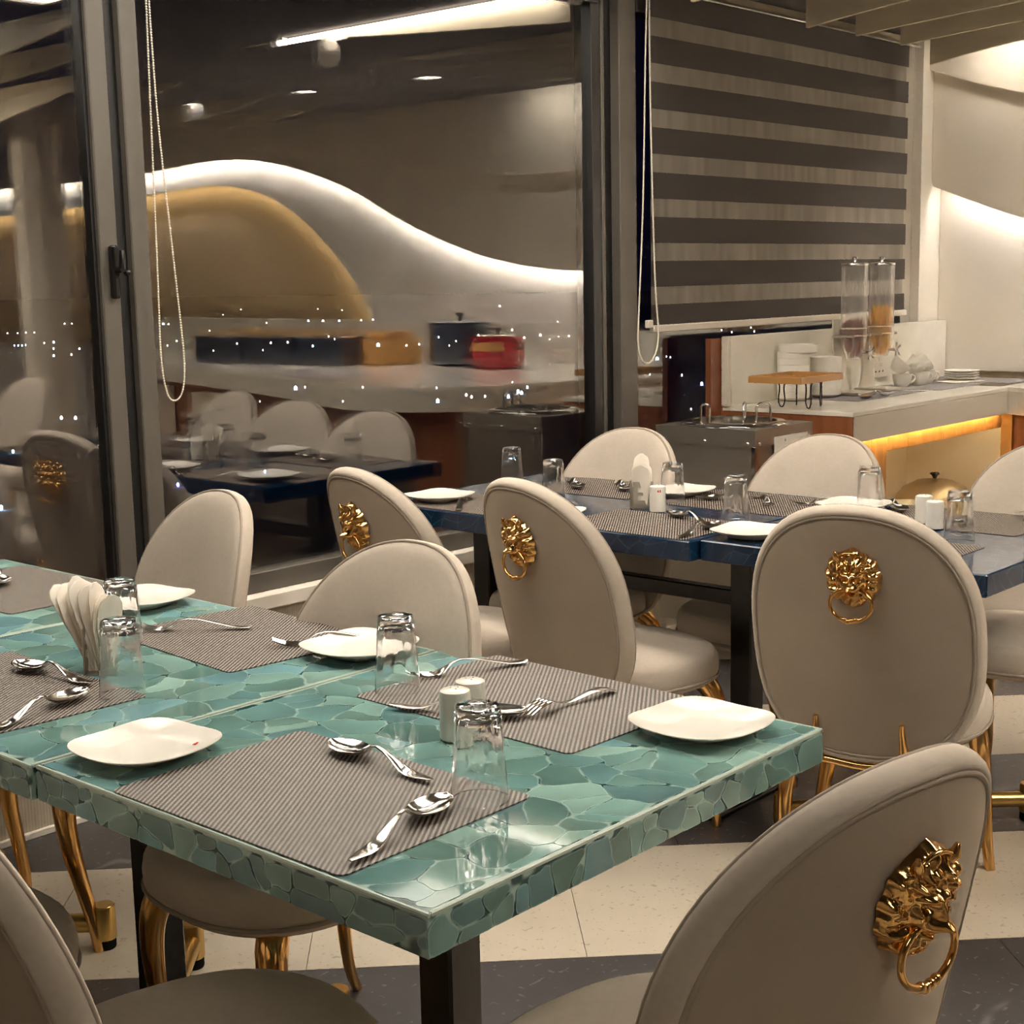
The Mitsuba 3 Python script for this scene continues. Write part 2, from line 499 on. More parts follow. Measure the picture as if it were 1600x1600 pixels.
def pane(x0, x1, z0, z1, y):
    v = np.array([[x0, 0, z0], [x1, 0, z0], [x1, 0, z1], [x0, 0, z1]], float)
    a = math.radians(TILT)
    zc = (z0 + z1) / 2
    v[:, 1] = y + (v[:, 2] - zc) * -math.tan(a)
    return trimesh.Trimesh(v, [[0, 2, 1], [0, 3, 2]], process=False)


ZS = 0.535
for wk, x0, x1, y in ((w1, X0, 2.118, 3.315), (w2, 2.29, 4.20, 3.345), (w3, 4.42, 6.47, 3.345)):
    part(wk, 'pane', (pane(x0, x1, ZS, 2.42, y), PANE if wk == w2 else 'clear_window_glass', False))
    part(wk, 'pane', (pane(x0, x1, ZS, 2.42, y + 0.022), PANE if wk == w2 else 'clear_window_glass', False))
    part(wk, 'bottom_rail', (bx(x0, x1, y - 0.03, y + 0.05, 0.50, ZS + 0.025, 0.003), FRAME))
    part(wk, 'top_rail', (bx(x0, x1, y - 0.035, y + 0.05, 2.325, 2.42, 0.003), FRAMEDARK if wk == w2 else FRAME))
# sash stile with handle, black gap, mullion, dark reveals
part(w1, 'stile', (bx(2.118, 2.172, 3.285, 3.36, 0.50, 2.42, 0.003), FRAME))
part(w1, 'gasket', (bx(2.172, 2.214, 3.31, 3.37, 0.50, 2.42), FRAMEDARK, False))
part(w1, 'gasket', (bx(2.108, 2.118, 3.30, 3.34, 0.50, 2.42), FRAMEDARK, False))
h = part(w1, 'handle', (rot(bx(2.139, 2.160, 3.262, 3.285, 1.352, 1.486, 0.008), 0, [0, 0, 1]), BLACK), label='black handle on the sash')
part(h, 'lever', (cat(tube([(2.149, 3.262, 1.425), (2.149, 3.235, 1.425)], 0.008, 10), tube([(2.149, 3.238, 1.428), (2.150, 3.236, 1.45), (2.152, 3.24, 1.472)], [0.009, 0.008, 0.006], 10), ellipsoid((2.168, 3.245, 1.417), (0.010, 0.010, 0.008))), BLACK))
part(w2, 'mullion', (bx(2.214, 2.268, 3.285, 3.40, 0.50, 2.42, 0.003), FRAME))
part(w2, 'reveal', (bx(2.268, 2.29, 3.325, 3.40, 0.50, 2.42), FRAMEDARK, False))
part(w2, 'side_rail', (bx(4.165, 4.215, 3.32, 3.40, 0.50, 2.35, 0.002), FRAMEDARK))
part(w2, 'side_rail', (bx(4.215, 4.232, 3.315, 3.40, 0.50, 2.38, 0.003), FRAME))
part(w2, 'side_rail', (bx(4.232, 4.285, 3.33, 3.40, 0.50, 2.42), FRAMEDARK, False))
part(w3, 'mullion', (bx(4.285, 4.385, 3.29, 3.40, 0.50, 2.42, 0.003), FRAME))
part(w3, 'reveal', (bx(4.385, 4.425, 3.325, 3.40, 0.50, 2.42), FRAMEDARK, False))

# ---- striped (zebra) blind
bd = thing('zebra_blind', 'roller blind with dark and sheer grey stripes over the right-hand window', 'blind')
BXA, BXB, BY = 4.432, 6.43, 3.262
z = 1.200
k = 0
shp_d = shape(bx(BXA, BXB, BY - 0.0012, BY + 0.0012, -0.0475, 0.0475), DARKBAND, False)
while z < 2.40:
    top = z + (0.075 if k == 0 else 0.0945)
    part(bd, 'dark_band', (bx(BXA, BXB, BY - 0.0015, BY + 0.0015, z, min(top, 2.415)), DARKBAND, False))
    if top < 2.38:
        part(bd, 'sheer_band', (bx(BXA, BXB - 0.02, BY, BY + 0.001, top, top + 0.066), SHEER, False))
    z = top + 0.066
    k += 1
part(bd, 'bottom_bar', (bx(BXA, BXB + 0.01, BY - 0.013, BY + 0.012, 1.172, 1.200, 0.004), WALLW), label='white bottom bar')
part(bd, 'top_rail', (bx(BXA + 0.1, 6.492, BY - 0.03, BY - 0.02, 2.392, 2.402, 0.002), CHROME))
part(bd, 'bracket', (bx(BXA - 0.03, BXA + 0.0, BY - 0.01, BY + 0.01, 1.190, 1.22, 0.003), WALLW))
pts = spline([(4.383, 3.235, 2.42), (4.362, 3.235, 2.0), (4.345, 3.235, 1.6), (4.314, 3.235, 1.2), (4.318, 3.235, 1.11), (4.345, 3.235, 1.068), (4.37, 3.235, 1.062), (4.41, 3.235, 1.085), (4.436, 3.235, 1.15), (4.43, 3.235, 1.25), (4.412, 3.235, 1.5), (4.398, 3.235, 1.9), (4.393, 3.235, 2.42)], 120)
part(bd, 'cord', (tube(pts, 0.0032, 6), CORD), label='long white pull cord looping below the blind')
# bead chain of the open window's own blind
pts = spline([(2.275, 3.245, 2.42), (2.272, 3.245, 2.1), (2.266, 3.245, 1.8), (2.261, 3.245, 1.5), (2.256, 3.245, 1.29), (2.257, 3.245, 1.16), (2.266, 3.245, 1.108), (2.281, 3.245, 1.083), (2.30, 3.245, 1.084), (2.316, 3.245, 1.105), (2.326, 3.245, 1.16), (2.322, 3.245, 1.29), (2.304, 3.245, 1.55), (2.290, 3.245, 1.75), (2.281, 3.245, 2.1), (2.279, 3.245, 2.42)], 420)
d = np.r_[0, np.cumsum(np.linalg.norm(np.diff(pts, axis=0), axis=1))]
sp = np.array([[np.interp(s, d, pts[:, c]) for c in range(3)] for s in np.arange(0, d[-1], 0.0068)])
sph = trimesh.creation.icosphere(subdivisions=1, radius=0.0030)
solid('bead_chain', (cat(tube(pts[::3], 0.0010, 4), *[mv(sph, *p) for p in sp]), CORD, True), 'pale beaded pull chain hanging in a long loop beside the grey window mullion', 'blind chain')

# ---- ceiling fins
def fin(x, segs):
    g = thing('ceiling_fin', None, 'ceiling fin')
    return g


def fin_poly(segs):
    """segs: (y list, z list) spline of the lower edge"""
    e = spline(segs, 40)
    e[:, 1] = np.minimum(e[:, 1], CZ - 0.004)
    return Polygon([tuple(p) for p in e] + [(e[-1, 0], CZ), (e[0, 0], CZ)]).buffer(0)


FINS = [(4.42, ''), (5.20, ''), (5.59, ''), (5.98, ''), (6.36, '')]
lows = {4.42: 2.325, 4.80: 2.31, 5.20: 2.322, 5.59: 2.332, 5.98: 2.334, 6.36: 2.292}
fin_labels = {5.20: 'cream ceiling fin hanging furthest left above the striped blind', 5.59: 'second cream ceiling fin from the left above the striped blind',
              5.98: 'third cream ceiling fin from the left above the striped blind', 6.36: 'cream ceiling fin nearest the wave wall, above the window corner',
              4.42: 'pale leaf-shaped ceiling fin mirrored at the top of the large window'}
for x, lb in FINS:
    zl = lows[x]
    ye = 3.07 if x < 6.3 else 3.12
    pl = fin_poly([(ye, zl), (ye - 0.45, zl + (0.030 if x < 5 else 0.048 if x == 5.2 else 0.062 if x > 6.2 else 0.030)), (ye - 0.95, zl + (0.065 if x < 5 else 0.085 if x == 5.2 else 0.10 if x > 6.2 else 0.060)), (ye - 1.5, CZ - 0.018), (ye - 2.0, CZ - 0.005)])
    solid('ceiling_fin', (yz_plate(pl, x - 0.009, x + 0.009), FIN, False), fin_labels[x], 'ceiling fin', 'wavy ceiling fins')
for x, ys, zend in ((3.30, 1.85, 2.22), (3.75, 1.25, 2.27), (4.36, 0.25, 2.17), (4.9, 0.0, 2.25), (5.6, -0.1, 2.31), (6.1, -0.2, 2.33)):
    pl = fin_poly([(ys, CZ - 0.006), (ys - 0.5, CZ - 0.075), (ys - 1.3, (zend + CZ) / 2 - 0.04), (ys - 2.3, zend), (ys - 3.4, CZ - 0.10), (ys - 4.2, CZ - 0.006)])
    solid('ceiling_fin', (yz_plate(pl, x - 0.009, x + 0.009), FIN, False), 'wavy pale ceiling fin seen only mirrored in the top of the windows', 'ceiling fin', 'wavy ceiling fins mirrored in the glass')

# ---- ceiling lamps; panels, downlights and tubes are added to brighten the room
for x, y, a, b, k, lb in ((1.55, 2.15, 0.30, 0.95, 1.0, 'over the green tables'), (2.85, 1.92, 0.30, 0.42, 1.5, 'between the green and blue tables'),
                          (2.75, 2.92, 0.35, 0.27, 1.0, 'near the window between the tables'), (3.55, 2.98, 0.28, 0.22, 1.2, 'near the window beyond the blue tables'),
                          (2.95, -0.35, 0.40, 0.45, 1.9, 'in the middle of the room'), (3.65, -0.85, 0.28, 0.35, 2.6, 'in front of the long counter'), (0.15, -0.75, 0.40, 0.40, 0.75, 'behind the camera')):
    g = thing('added_panel_lamp', f'added square warm panel lamp in the ceiling {lb}', 'added ceiling lamp')  # added soft panel, kept out of view, for fill light
    part(g, 'frame', (cat(bx(x - a - 0.02, x + a + 0.02, y - b - 0.02, y - b, CZ - 0.015, CZ), bx(x - a - 0.02, x + a + 0.02, y + b, y + b + 0.02, CZ - 0.015, CZ), bx(x - a - 0.02, x - a, y - b, y + b, CZ - 0.015, CZ), bx(x + a, x + a + 0.02, y - b, y + b, CZ - 0.015, CZ)), WALLW, False))
    m = trimesh.Trimesh([[x - a, y - b, CZ - 0.008], [x - a, y + b, CZ - 0.008], [x + a, y + b, CZ - 0.008], [x + a, y - b, CZ - 0.008]], [[0, 1, 2], [0, 2, 3]], process=False)
    if m.face_normals[0][2] > 0: m.invert()
    part(g, 'lens', {**shape(m, EMITTER, False), 'emitter': glow(WARM, ADDED_PANEL * k)})
for x, y, k in ADDED_CANS:
    g = thing('added_downlight', 'added small lamp recessed in the dark ceiling over the counters', 'added ceiling lamp', 'added recessed lamps over the counters')  # added lamp to brighten the right wall and counters
    part(g, 'rim', (lathe([(0.0615, 0.0), (0.072, 0.0), (0.072, -0.004), (0.0615, -0.004), (0.0615, 0.0)], 28), RUBBER), place(x, y, CZ))
    part(g, 'can', (lathe([(0.0612, 0.0), (0.0612, 0.098)], 28), RUBBER), place(x, y, CZ))
    m = trimesh.creation.cylinder(radius=0.060, height=0.004, sections=24)
    m.update_faces(m.face_normals[:, 2] < -0.5)
    part(g, 'lens', {**shape(mv(m, x, y, CZ + 0.098), EMITTER, False), 'emitter': glow(WARM, ADDED_CAN * k)})
for x, ya, yb, k, lb in ((4.375, 1.45, 3.06, 0.45, 'near the window, lighting the leaf-shaped fin'), (2.90, -0.80, 0.80, 0.9, 'in the middle of the room, lighting a wavy fin')):
    g = thing('added_tube_lamp', 'added slim tube lamp under the ceiling ' + lb, 'added ceiling lamp')  # added tube, there only to light the nearby fin
    part(g, 'tube', {**shape(rot(trimesh.creation.cylinder(radius=0.013, height=yb - ya, sections=16), 90, [1, 0, 0]).apply_translation([x, (ya + yb) / 2, CZ - 0.022]), EMITTER), 'emitter': glow(WARM, 9.0 * k)})
    for y in (ya, yb):
        part(g, 'holder', (bx(x - 0.016, x + 0.016, y - 0.012, y + 0.012, CZ - 0.037, CZ, 0.002), WALLW))
g = thing('spotlight', 'small white spotlight fixed to the leaf-shaped ceiling fin, mirrored in the large window', 'spotlight')
part(g, 'bracket', (bx(4.395, 4.41, 1.72, 1.84, 2.40, CZ, 0.003), WALLW))
part(g, 'head', (rot(lathe([(0, 0), (0.03, 0), (0.045, 0.03), (0.05, 0.10), (0.044, 0.10), (0.03, 0.05), (0, 0.045)], 24), 130, [1, 0, 0.4]).apply_translation([4.36, 1.78, 2.38]), WALLW))
# cove strip over the upper wave panel
cv = thing('cove_lamp', 'long strip lamp hidden by the last ceiling fin, washing the wave wall', 'strip lamp')
m = trimesh.Trimesh([[6.40, 3.0, CZ - 0.02], [6.43, 3.0, CZ - 0.005], [6.43, 1.0, CZ - 0.005], [6.40, 1.0, CZ - 0.02]], [[0, 1, 2], [0, 2, 3]], process=False)
if m.face_normals[0][2] > 0: m.invert()
part(cv, 'diffuser', {**shape(m, EMITTER, False), 'emitter': glow(COOL, COVE)})
part(cv, 'channel', (bx(6.405, 6.435, 1.0, 3.0, CZ - 0.004, CZ), WALLW, False))

# ---- pale posts mirrored in the left window
for x, y, w_, lb in ((4.87, -1.42, 0.13, 'wide pale square post mirrored in the left window, nearer its handle'), (4.60, -1.22, 0.11, 'narrow pale square post mirrored in the left window, further from its handle')):
    solid('square_post', (bx(x - w_ / 2, x + w_ / 2, y - w_ / 2, y + w_ / 2, 0.0, CZ, 0.006), CREAM), lb, 'post')

# ---- outside: dark ground and the lamps of the town below
gp = bx(-3000, 3000, 8, 5000, -36, -35)
struct('ground_outside', (gp, NIGHTGROUND, False))
#LIGHTS
CITY = [(329,395,0.67,1), (314,311,0.58,1), (868,699,1.45,1), (577,618,1.10,1), (335,397,0.34,0), (931,1073,1.22,0), (929,1092,1.08,1), (933,1052,1.06,1), (951,1041,1.06,0), (968,1043,1.08,0), (878,1092,0.90,0), (833,1192,1.23,1), (834,1185,0.92,0), (580,816,0.64,0), (534,761,0.49,0), (721,969,0.64,0), (567,735,0.59,0), (501,671,0.45,0), (580,718,0.69,0), (590,714,0.70,0), (558,653,0.65,1), (663,759,0.65,0), (634,720,0.52,0), (516,646,0.44,0), (1371,1590,0.90,0), (1303,1463,1.05,0), (1351,1738,0.94,0), (1118,1474,0.79,0), (344,377,0.33,0), (300,338,0.29,0), (287,362,0.25,0), (354,351,0.33,0), (336,320,0.41,0), (331,313,0.40,0), (335,311,0.35,0), (337,303,0.49,1), (354,314,0.52,1), (350,309,0.51,1), (370,324,0.43,1), (1468,1332,1.72,0), (941,789,0.67,0), (783,699,0.80,0), (716,615,0.82,0), (682,599,0.69,0), (712,588,0.60,0), (703,589,0.40,0), (672,570,0.38,0), (582,600,0.63,0), (596,604,0.55,0), (675,666,0.62,1), (706,660,0.63,0), (635,612,0.48,0), (590,574,0.45,0), (386,345,0.28,0), (157,223,0.29,2), (178,224,0.25,1), (169,302,0.29,1), (177,278,0.28,1), (222,369,0.41,0), (224,365,0.40,0), (123,225,0.32,1), (539,899,0.76,0), (481,803,0.58,0), (430,718,0.61,0), (442,720,0.53,0), (487,784,0.58,0), (637,1133,0.67,0), (640,1122,0.66,0), (651,1128,0.67,0), (653,1118,0.67,0), (499,880,0.42,1), (500,877,0.52,1), (501,874,0.52,1), (507,880,0.42,1), (830,1361,0.83,0), (831,1349,0.82,0), (530,896,0.54,0), (523,382,0.70,1), (541,390,0.29,0), (537,385,0.29,0), (439,324,0.24,0), (441,311,0.35,0), (407,279,0.53,2), (329,229,0.22,0), (812,541,0.52,0), (786,516,0.50,0), (855,546,0.54,0), (798,507,0.51,0)]

CCOL = {0: ((1.0, 0.95, 0.88), 1.6), 1: ((0.45, 0.80, 1.0), 3.4), 2: ((0.25, 0.30, 1.0), 3.2)}
CLAB = {0: ('small white lamp shining far below in the night town', 'white lamps of the town outside'), 1: ('pale blue lamp shining far below in the night town', 'pale blue lamps of the town outside'), 2: ('deep blue lamp shining far below in the night town', 'deep blue lamps of the town outside')}
ico = trimesh.creation.icosphere(subdivisions=1)
for x, y, r, c in CITY:
    m = ico.copy(); m.apply_scale([r, r, r * 1.5]); m.apply_translation([x, y, -34.5])
    solid('town_lamp', {**shape(m, EMITTER, False), 'emitter': glow(CCOL[c][0], CCOL[c][1], 0.0005)}, CLAB[c][0], 'lamp', CLAB[c][1])

# ================================================================ CHAIRS
def outline(n=72):
    t = np.arange(n) * 2 * PI / n
    u = np.empty(n); w = np.empty(n)
    for i, a in enumerate(t):
        u[i], w[i] = se(a, 0.252, 0.289, 2.28 if math.sin(a) >= 0 else 2.8)
    return u, w


OU, OW = outline()
TL = 0.22
ZC = 0.624


def back_pt(u, w, d):
    """point of the back: u across, w up from its middle, d depth from the mid-surface (minus = behind)"""
    u, w, d = np.broadcast_arrays(u, w, d)
    y = -0.222 - (w + 0.20) * TL + 0.0704 * (u / 0.245) ** 2 + d
    return np.stack([u, y, ZC + w + d * 0.15], -1)


def back_mesh():
    prof = [(0.918, -0.0222), (0.927, -0.0195), (0.935, -0.0222), (0.948, -0.0250), (0.966, -0.0245), (0.984, -0.0195), (0.996, -0.0110), (1.0, -0.003), (0.998, 0.003),
            (0.992, 0.0055), (0.986, 0.0050), (0.980, 0.0085), (0.96, 0.0150), (0.92, 0.0215), (0.85, 0.0285), (0.7, 0.0360), (0.5, 0.0410), (0.3, 0.0425), (0.12, 0.043)]
    return loft([back_pt(OU * r, OW * r, d) for r, d in prof][::-1])


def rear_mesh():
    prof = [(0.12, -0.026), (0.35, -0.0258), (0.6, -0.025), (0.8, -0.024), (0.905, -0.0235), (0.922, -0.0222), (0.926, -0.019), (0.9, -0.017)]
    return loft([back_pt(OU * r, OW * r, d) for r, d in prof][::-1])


def seat_mesh():
    t = np.arange(64) * 2 * PI / 64
    rings = []
    prof = [(0.30, 0.382), (0.8, 0.382), (0.93, 0.384), (0.985, 0.396), (1.0, 0.414), (1.003, 0.432), (0.99, 0.449), (0.96, 0.462), (0.90, 0.471), (0.75, 0.479), (0.5, 0.484), (0.2, 0.486)]
    for r, z in prof:
        x, y = np.array([se(a, 0.222 * r, 0.225 * r, 2.5) for a in t]).T
        rings.append(np.c_[x, y + 0.005, np.full(64, z - 0.018)])
    return loft(rings)


def seat_loop(r, z):
    t = np.arange(64) * 2 * PI / 64
    x, y = np.array([se(a, 0.222 * r, 0.225 * r, 2.5) for a in t]).T
    return np.c_[x, y + 0.005, np.full(64, z - 0.018)]


def lion_mesh():
    nr, nt = 40, 110
    ph = np.arange(nt) * 2 * PI / nt
    R = 1.0 + 0.035 * np.sin(ph * 13) + 0.05 * np.exp(-((ph - PI / 2) / 0.30) ** 2) + 0.14 * np.exp(-((ph - 1.5 * PI) / 0.22) ** 2) - 0.06 * np.exp(-((ph - PI / 2 - 0.46) / 0.10) ** 2) - 0.06 * np.exp(-((ph - PI / 2 + 0.46) / 0.10) ** 2)
    R = R * np.where(np.abs(np.cos(ph)) > 0.6, 1.02, 1.0)
    rr = np.linspace(0, 1, nr) ** 0.9
    A = rr[:, None] * (R * np.cos(ph))[None]
    B = rr[:, None] * (R * np.sin(ph))[None]
    r2 = rr[:, None] * np.ones(nt)[None]
    pp = np.ones(nr)[:, None] * ph[None]

    def g(a, b, sa, sb, hh):
        return hh * np.exp(-((A - a) / sa) ** 2 - ((B - b) / sb) ** 2)
    H = 0.010 * (1 - r2 ** 8)
    ridge = np.abs(np.sin(pp * 7.5 + 3.5 * r2 + 0.8 * np.sin(3 * pp))) ** 0.7
    s = np.clip((r2 - 0.48) / 0.2, 0, 1); s = s * s * (3 - 2 * s)
    e = np.clip((1 - r2) / 0.10, 0, 1)
    H += 0.0085 * ridge * s * e
    H += 0.006 * (meshkit.fbm(np.stack([A * 7, B * 7, A * 0 + 2], -1), 2) - 0.5) * s * e
    H += g(0, -0.05, 0.42, 0.52, 0.017)
    for q in (-1, 1):
        H += g(q * 0.22, 0.24, 0.17, 0.08, 0.009) + g(q * 0.20, 0.08, 0.10, 0.075, -0.011) + g(q * 0.20, 0.08, 0.05, 0.04, 0.008)
        H += g(q * 0.14, -0.27, 0.13, 0.12, 0.011) + g(q * 0.36, -0.08, 0.11, 0.22, 0.006) + g(q * 0.16, 0.44, 0.10, 0.09, 0.008) + g(q * 0.06, 0.60, 0.07, 0.08, 0.008) + g(q * 0.28, 0.58, 0.08, 0.08, 0.007)
        H += g(q * 0.42, 0.42, 0.08, 0.10, 0.009)
    H += g(0, 0.02, 0.085, 0.24, 0.010) + g(0, -0.17, 0.12, 0.075, 0.012) + g(0, -0.40, 0.17, 0.04, -0.012) + g(0, -0.53, 0.14, 0.09, 0.011)
    H += g(0, 0.40, 0.05, 0.16, -0.006)
    H = H * 1.18
    H[-1] = 0
    s0 = 0.0575
    V = np.stack([A * s0, -H * 1.0, B * s0 * 1.06], -1).reshape(-1, 3)
    Fc = []
    for i in range(nr - 1):
        for j in range(nt):
            k = (j + 1) % nt
            a, b, c, d_ = i * nt + j, i * nt + k, (i + 1) * nt + k, (i + 1) * nt + j
            if i == 0: Fc.append((a, c, d_))
            else: Fc += [(a, b, c), (a, c, d_)]
    m = trimesh.Trimesh(V, np.array(Fc), process=False)
    if m.face_normals[:, 1].sum() > 0: m.invert()
    ears = []
    for q in (-1, 1):
        ears.append(tube([(q * 0.024, -0.010, 0.040), (q * 0.030, -0.017, 0.050), (q * 0.033, -0.016, 0.060)], [0.008, 0.007, 0.0025], 10))
    arc = [(0.026 * math.cos(t), -0.016, 0.044 + 0.014 * math.sin(t)) for t in np.linspace(0.1, PI - 0.1, 14)]
    return cat(m, *ears, tube(arc, 0.0028, 8))


def ring_mesh():
    t = np.arange(56) * 2 * PI / 56
    pts = np.stack([0.044 * np.cos(t), -0.026 + 0.004 * np.sin(t), -0.052 + 0.034 * np.sin(t)], -1)
    rad = 0.0040 + 0.0012 * np.exp(-((t - 1.5 * PI) / 0.5) ** 2)
    m = loop_tube(pts, rad, 10)
    kn = []
    for dx, dz in ((-0.012, 0.0005), (-0.005, -0.0025), (0.004, -0.0005), (0.012, 0.0018)):
        kn.append(ellipsoid((dx, -0.0305, -0.0845 + dz), (0.0062, 0.0058, 0.0062), 2))
    return cat(m, *kn)


LZ = 0.143      # height of the lion above the middle of the back
lp = back_pt(np.array(0.009), np.array(LZ), np.array(-0.0265))
LIONM = mv(rot(lion_mesh(), 12.4, [1, 0, 0]), *lp)
RINGM = mv(rot(ring_mesh(), 7, [1, 0, 0]), *lp)


def leg_mesh(q, front):
    if front:
        p = spline([(q * 0.130, 0.125, 0.374), (q * 0.158, 0.160, 0.335), (q * 0.176, 0.166, 0.26), (q * 0.192, 0.148, 0.14), (q * 0.212, 0.128, 0.0)], 24)
        r = np.interp(np.linspace(0, 1, 24), [0, 0.14, 0.3, 0.6, 1], [0.026, 0.027, 0.022, 0.017, 0.0115])
    else:
        p = spline([(q * 0.125, -0.165, 0.374), (q * 0.150, -0.215, 0.33), (q * 0.160, -0.245, 0.2), (q * 0.170, -0.285, 0.0)], 20)
        r = np.interp(np.linspace(0, 1, 20), [0, 0.3, 1], [0.019, 0.017, 0.0095])
    return tube(p, r, 14, cap=True)


def spike_mesh(q):
    a = back_pt(np.array(q * 0.10), np.array(-0.292), np.array(-0.022))
    b = back_pt(np.array(q * 0.095), np.array(-0.235), np.array(-0.028))
    c = back_pt(np.array(q * 0.093), np.array(-0.185), np.array(-0.0265))
    return tube(spline([tuple(a), tuple(b), tuple(c)], 9), np.array([0.019, 0.0175, 0.0145, 0.0115, 0.0092, 0.0075, 0.0066, 0.006, 0.005]) , 10)


def stretcher_mesh():
    e = back_pt(np.array(0.10), np.array(-0.292), np.array(-0.022))
    pts = [(-0.152, -0.213, 0.310), (-0.128, e[1] + 0.003, 0.322), (-0.10, e[1], e[2]), (0, e[1] - 0.004, e[2] - 0.004), (0.10, e[1], e[2]), (0.128, e[1] + 0.003, 0.322), (0.152, -0.213, 0.310)]
    return tube(spline(pts, 36), 0.0085, 10)


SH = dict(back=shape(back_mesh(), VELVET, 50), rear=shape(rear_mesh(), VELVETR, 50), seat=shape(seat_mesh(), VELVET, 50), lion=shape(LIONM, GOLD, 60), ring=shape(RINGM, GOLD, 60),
          pipe1=shape(loop_tube(back_pt(OU * 0.928, OW * 0.928, -0.0222 + 0 * OU), 0.0036), PIPE, 60), pipe2=shape(loop_tube(back_pt(OU * 0.987, OW * 0.987, 0.0065 + 0 * OU), 0.0032), PIPE, 60),
          pipe3=shape(loop_tube(seat_loop(0.998, 0.402), 0.0042), PIPE, 60), stretcher=shape(stretcher_mesh(), GOLD, 60), spike=[shape(spike_mesh(q), GOLD, 60) for q in (-1, 1)],
          fleg=[shape(leg_mesh(q, True), GOLD, 60) for q in (-1, 1)], rleg=[shape(leg_mesh(q, False), GOLD, 60) for q in (-1, 1)])


def chair(x, y, deg, label, s=1.0):
    """deg: direction the sitter faces, anticlockwise from +y"""
    g = thing('dining_chair', label, 'chair')
    to = place(x, y, 0, deg, s)
    part(g, 'seat', SH['seat'], to)
    part(g, 'seat_piping', SH['pipe3'], to)
    part(g, 'backrest', SH['back'], to)
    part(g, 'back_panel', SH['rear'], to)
    part(g, 'piping', SH['pipe1'], to)
    part(g, 'piping', SH['pipe2'], to)
    for k in (0, 1):
        part(g, 'leg', SH['fleg'][k], to)
    for k in (0, 1):
        part(g, 'leg', SH['rleg'][k], to)
        part(g, 'bracket', SH['spike'][k], to)
    part(g, 'stretcher', SH['stretcher'], to)
    l = part(g, 'lion_head', SH['lion'], to, label='gilt lion head on the back')
    part(l, 'ring', SH['ring'], to)
    return g


CH = [
    (1.732, 2.790, 80.1, 'pale taupe dining chair furthest left behind the green tables, beside the grey window mullion'),
    (1.515, 1.895, 88.5, 'pale taupe dining chair behind the green tables, its back just left of the lion chairs'),
    (2.814, 2.723, -101.3, 'taupe chair with gilt lion head, leftmost at the near side of the blue tables'),
    (2.891, 2.225, -102.3, 'taupe chair with gilt lion head, middle one at the near side of the blue tables'),
    (2.966, 1.523, -77.5, 'taupe chair with gilt lion head in the centre right, seen square from behind'),
    (1.339, 0.953, -9.8, 'large foreground taupe chair in the bottom right corner, lion head in profile'),
    (0.980, 1.410, -104.8, 'taupe chair cut off by the bottom left corner of the photo'),
    (0.90, 2.02, -90, 'chair showing only its rounded seat front at the left edge under the table'),
    (3.350, 2.787, 85.7, 'pale taupe chair beyond the blue tables, in front of the steel plate warmer'),
    (3.490, 2.185, 83.2, 'pale taupe chair beyond the blue tables, in front of the buffet counter end'),
    (3.656, 1.504, 95.2, 'pale taupe chair beyond the blue tables, cut off by the right edge'),
    (3.60, 0.85, 90, 'chair seen only mirrored in the large window, first one from the grey mullion'),
    (3.70, -0.28, 90, 'chair seen only as a faint ghost in the left window glass'),
]
for c in CH:
    chair(*c)


# ================================================================ TABLES
random.seed(7)
rs = np.random.RandomState(11)


def shard_mesh(poly, z0, z1, tone):
    """one glass shard: bright rim, darker heart; vertex colours"""
    outer = np.array(poly.exterior.coords)[:-1]
    if not poly.exterior.is_ccw: outer = outer[::-1]
    c = np.array(poly.representative_point().coords[0])
    n = len(outer)
    mid = c + (outer - c) * np.clip(1 - 0.0024 / np.maximum(np.linalg.norm(outer - c, axis=1, keepdims=True), 1e-6), 0.3, 0.97)
    V = np.vstack([np.c_[outer, np.full(n, z0)], np.c_[outer, np.full(n, z1)], np.c_[mid, np.full(n, z1)], [[c[0], c[1], z1]]])
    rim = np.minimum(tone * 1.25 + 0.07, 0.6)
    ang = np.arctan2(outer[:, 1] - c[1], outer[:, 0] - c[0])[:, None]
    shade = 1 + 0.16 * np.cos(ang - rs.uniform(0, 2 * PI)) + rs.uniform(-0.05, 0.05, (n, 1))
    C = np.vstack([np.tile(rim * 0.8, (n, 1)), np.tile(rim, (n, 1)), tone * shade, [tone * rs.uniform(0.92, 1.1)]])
    Fc = []
    for i in range(n):
        j = (i + 1) % n
        for a in range(2):
            Fc += [(a * n + i, a * n + j, (a + 1) * n + j), (a * n + i, (a + 1) * n + j, (a + 1) * n + i)]
        Fc.append((2 * n + i, 2 * n + j, 3 * n))
    return trimesh.Trimesh(V, np.array(Fc), process=False), C


TONES = np.array([[0.095, 0.195, 0.190], [0.115, 0.220, 0.205], [0.085, 0.175, 0.180], [0.140, 0.250, 0.230], [0.100, 0.185, 0.165], [0.110, 0.225, 0.245], [0.175, 0.290, 0.260], [0.080, 0.160, 0.145]])


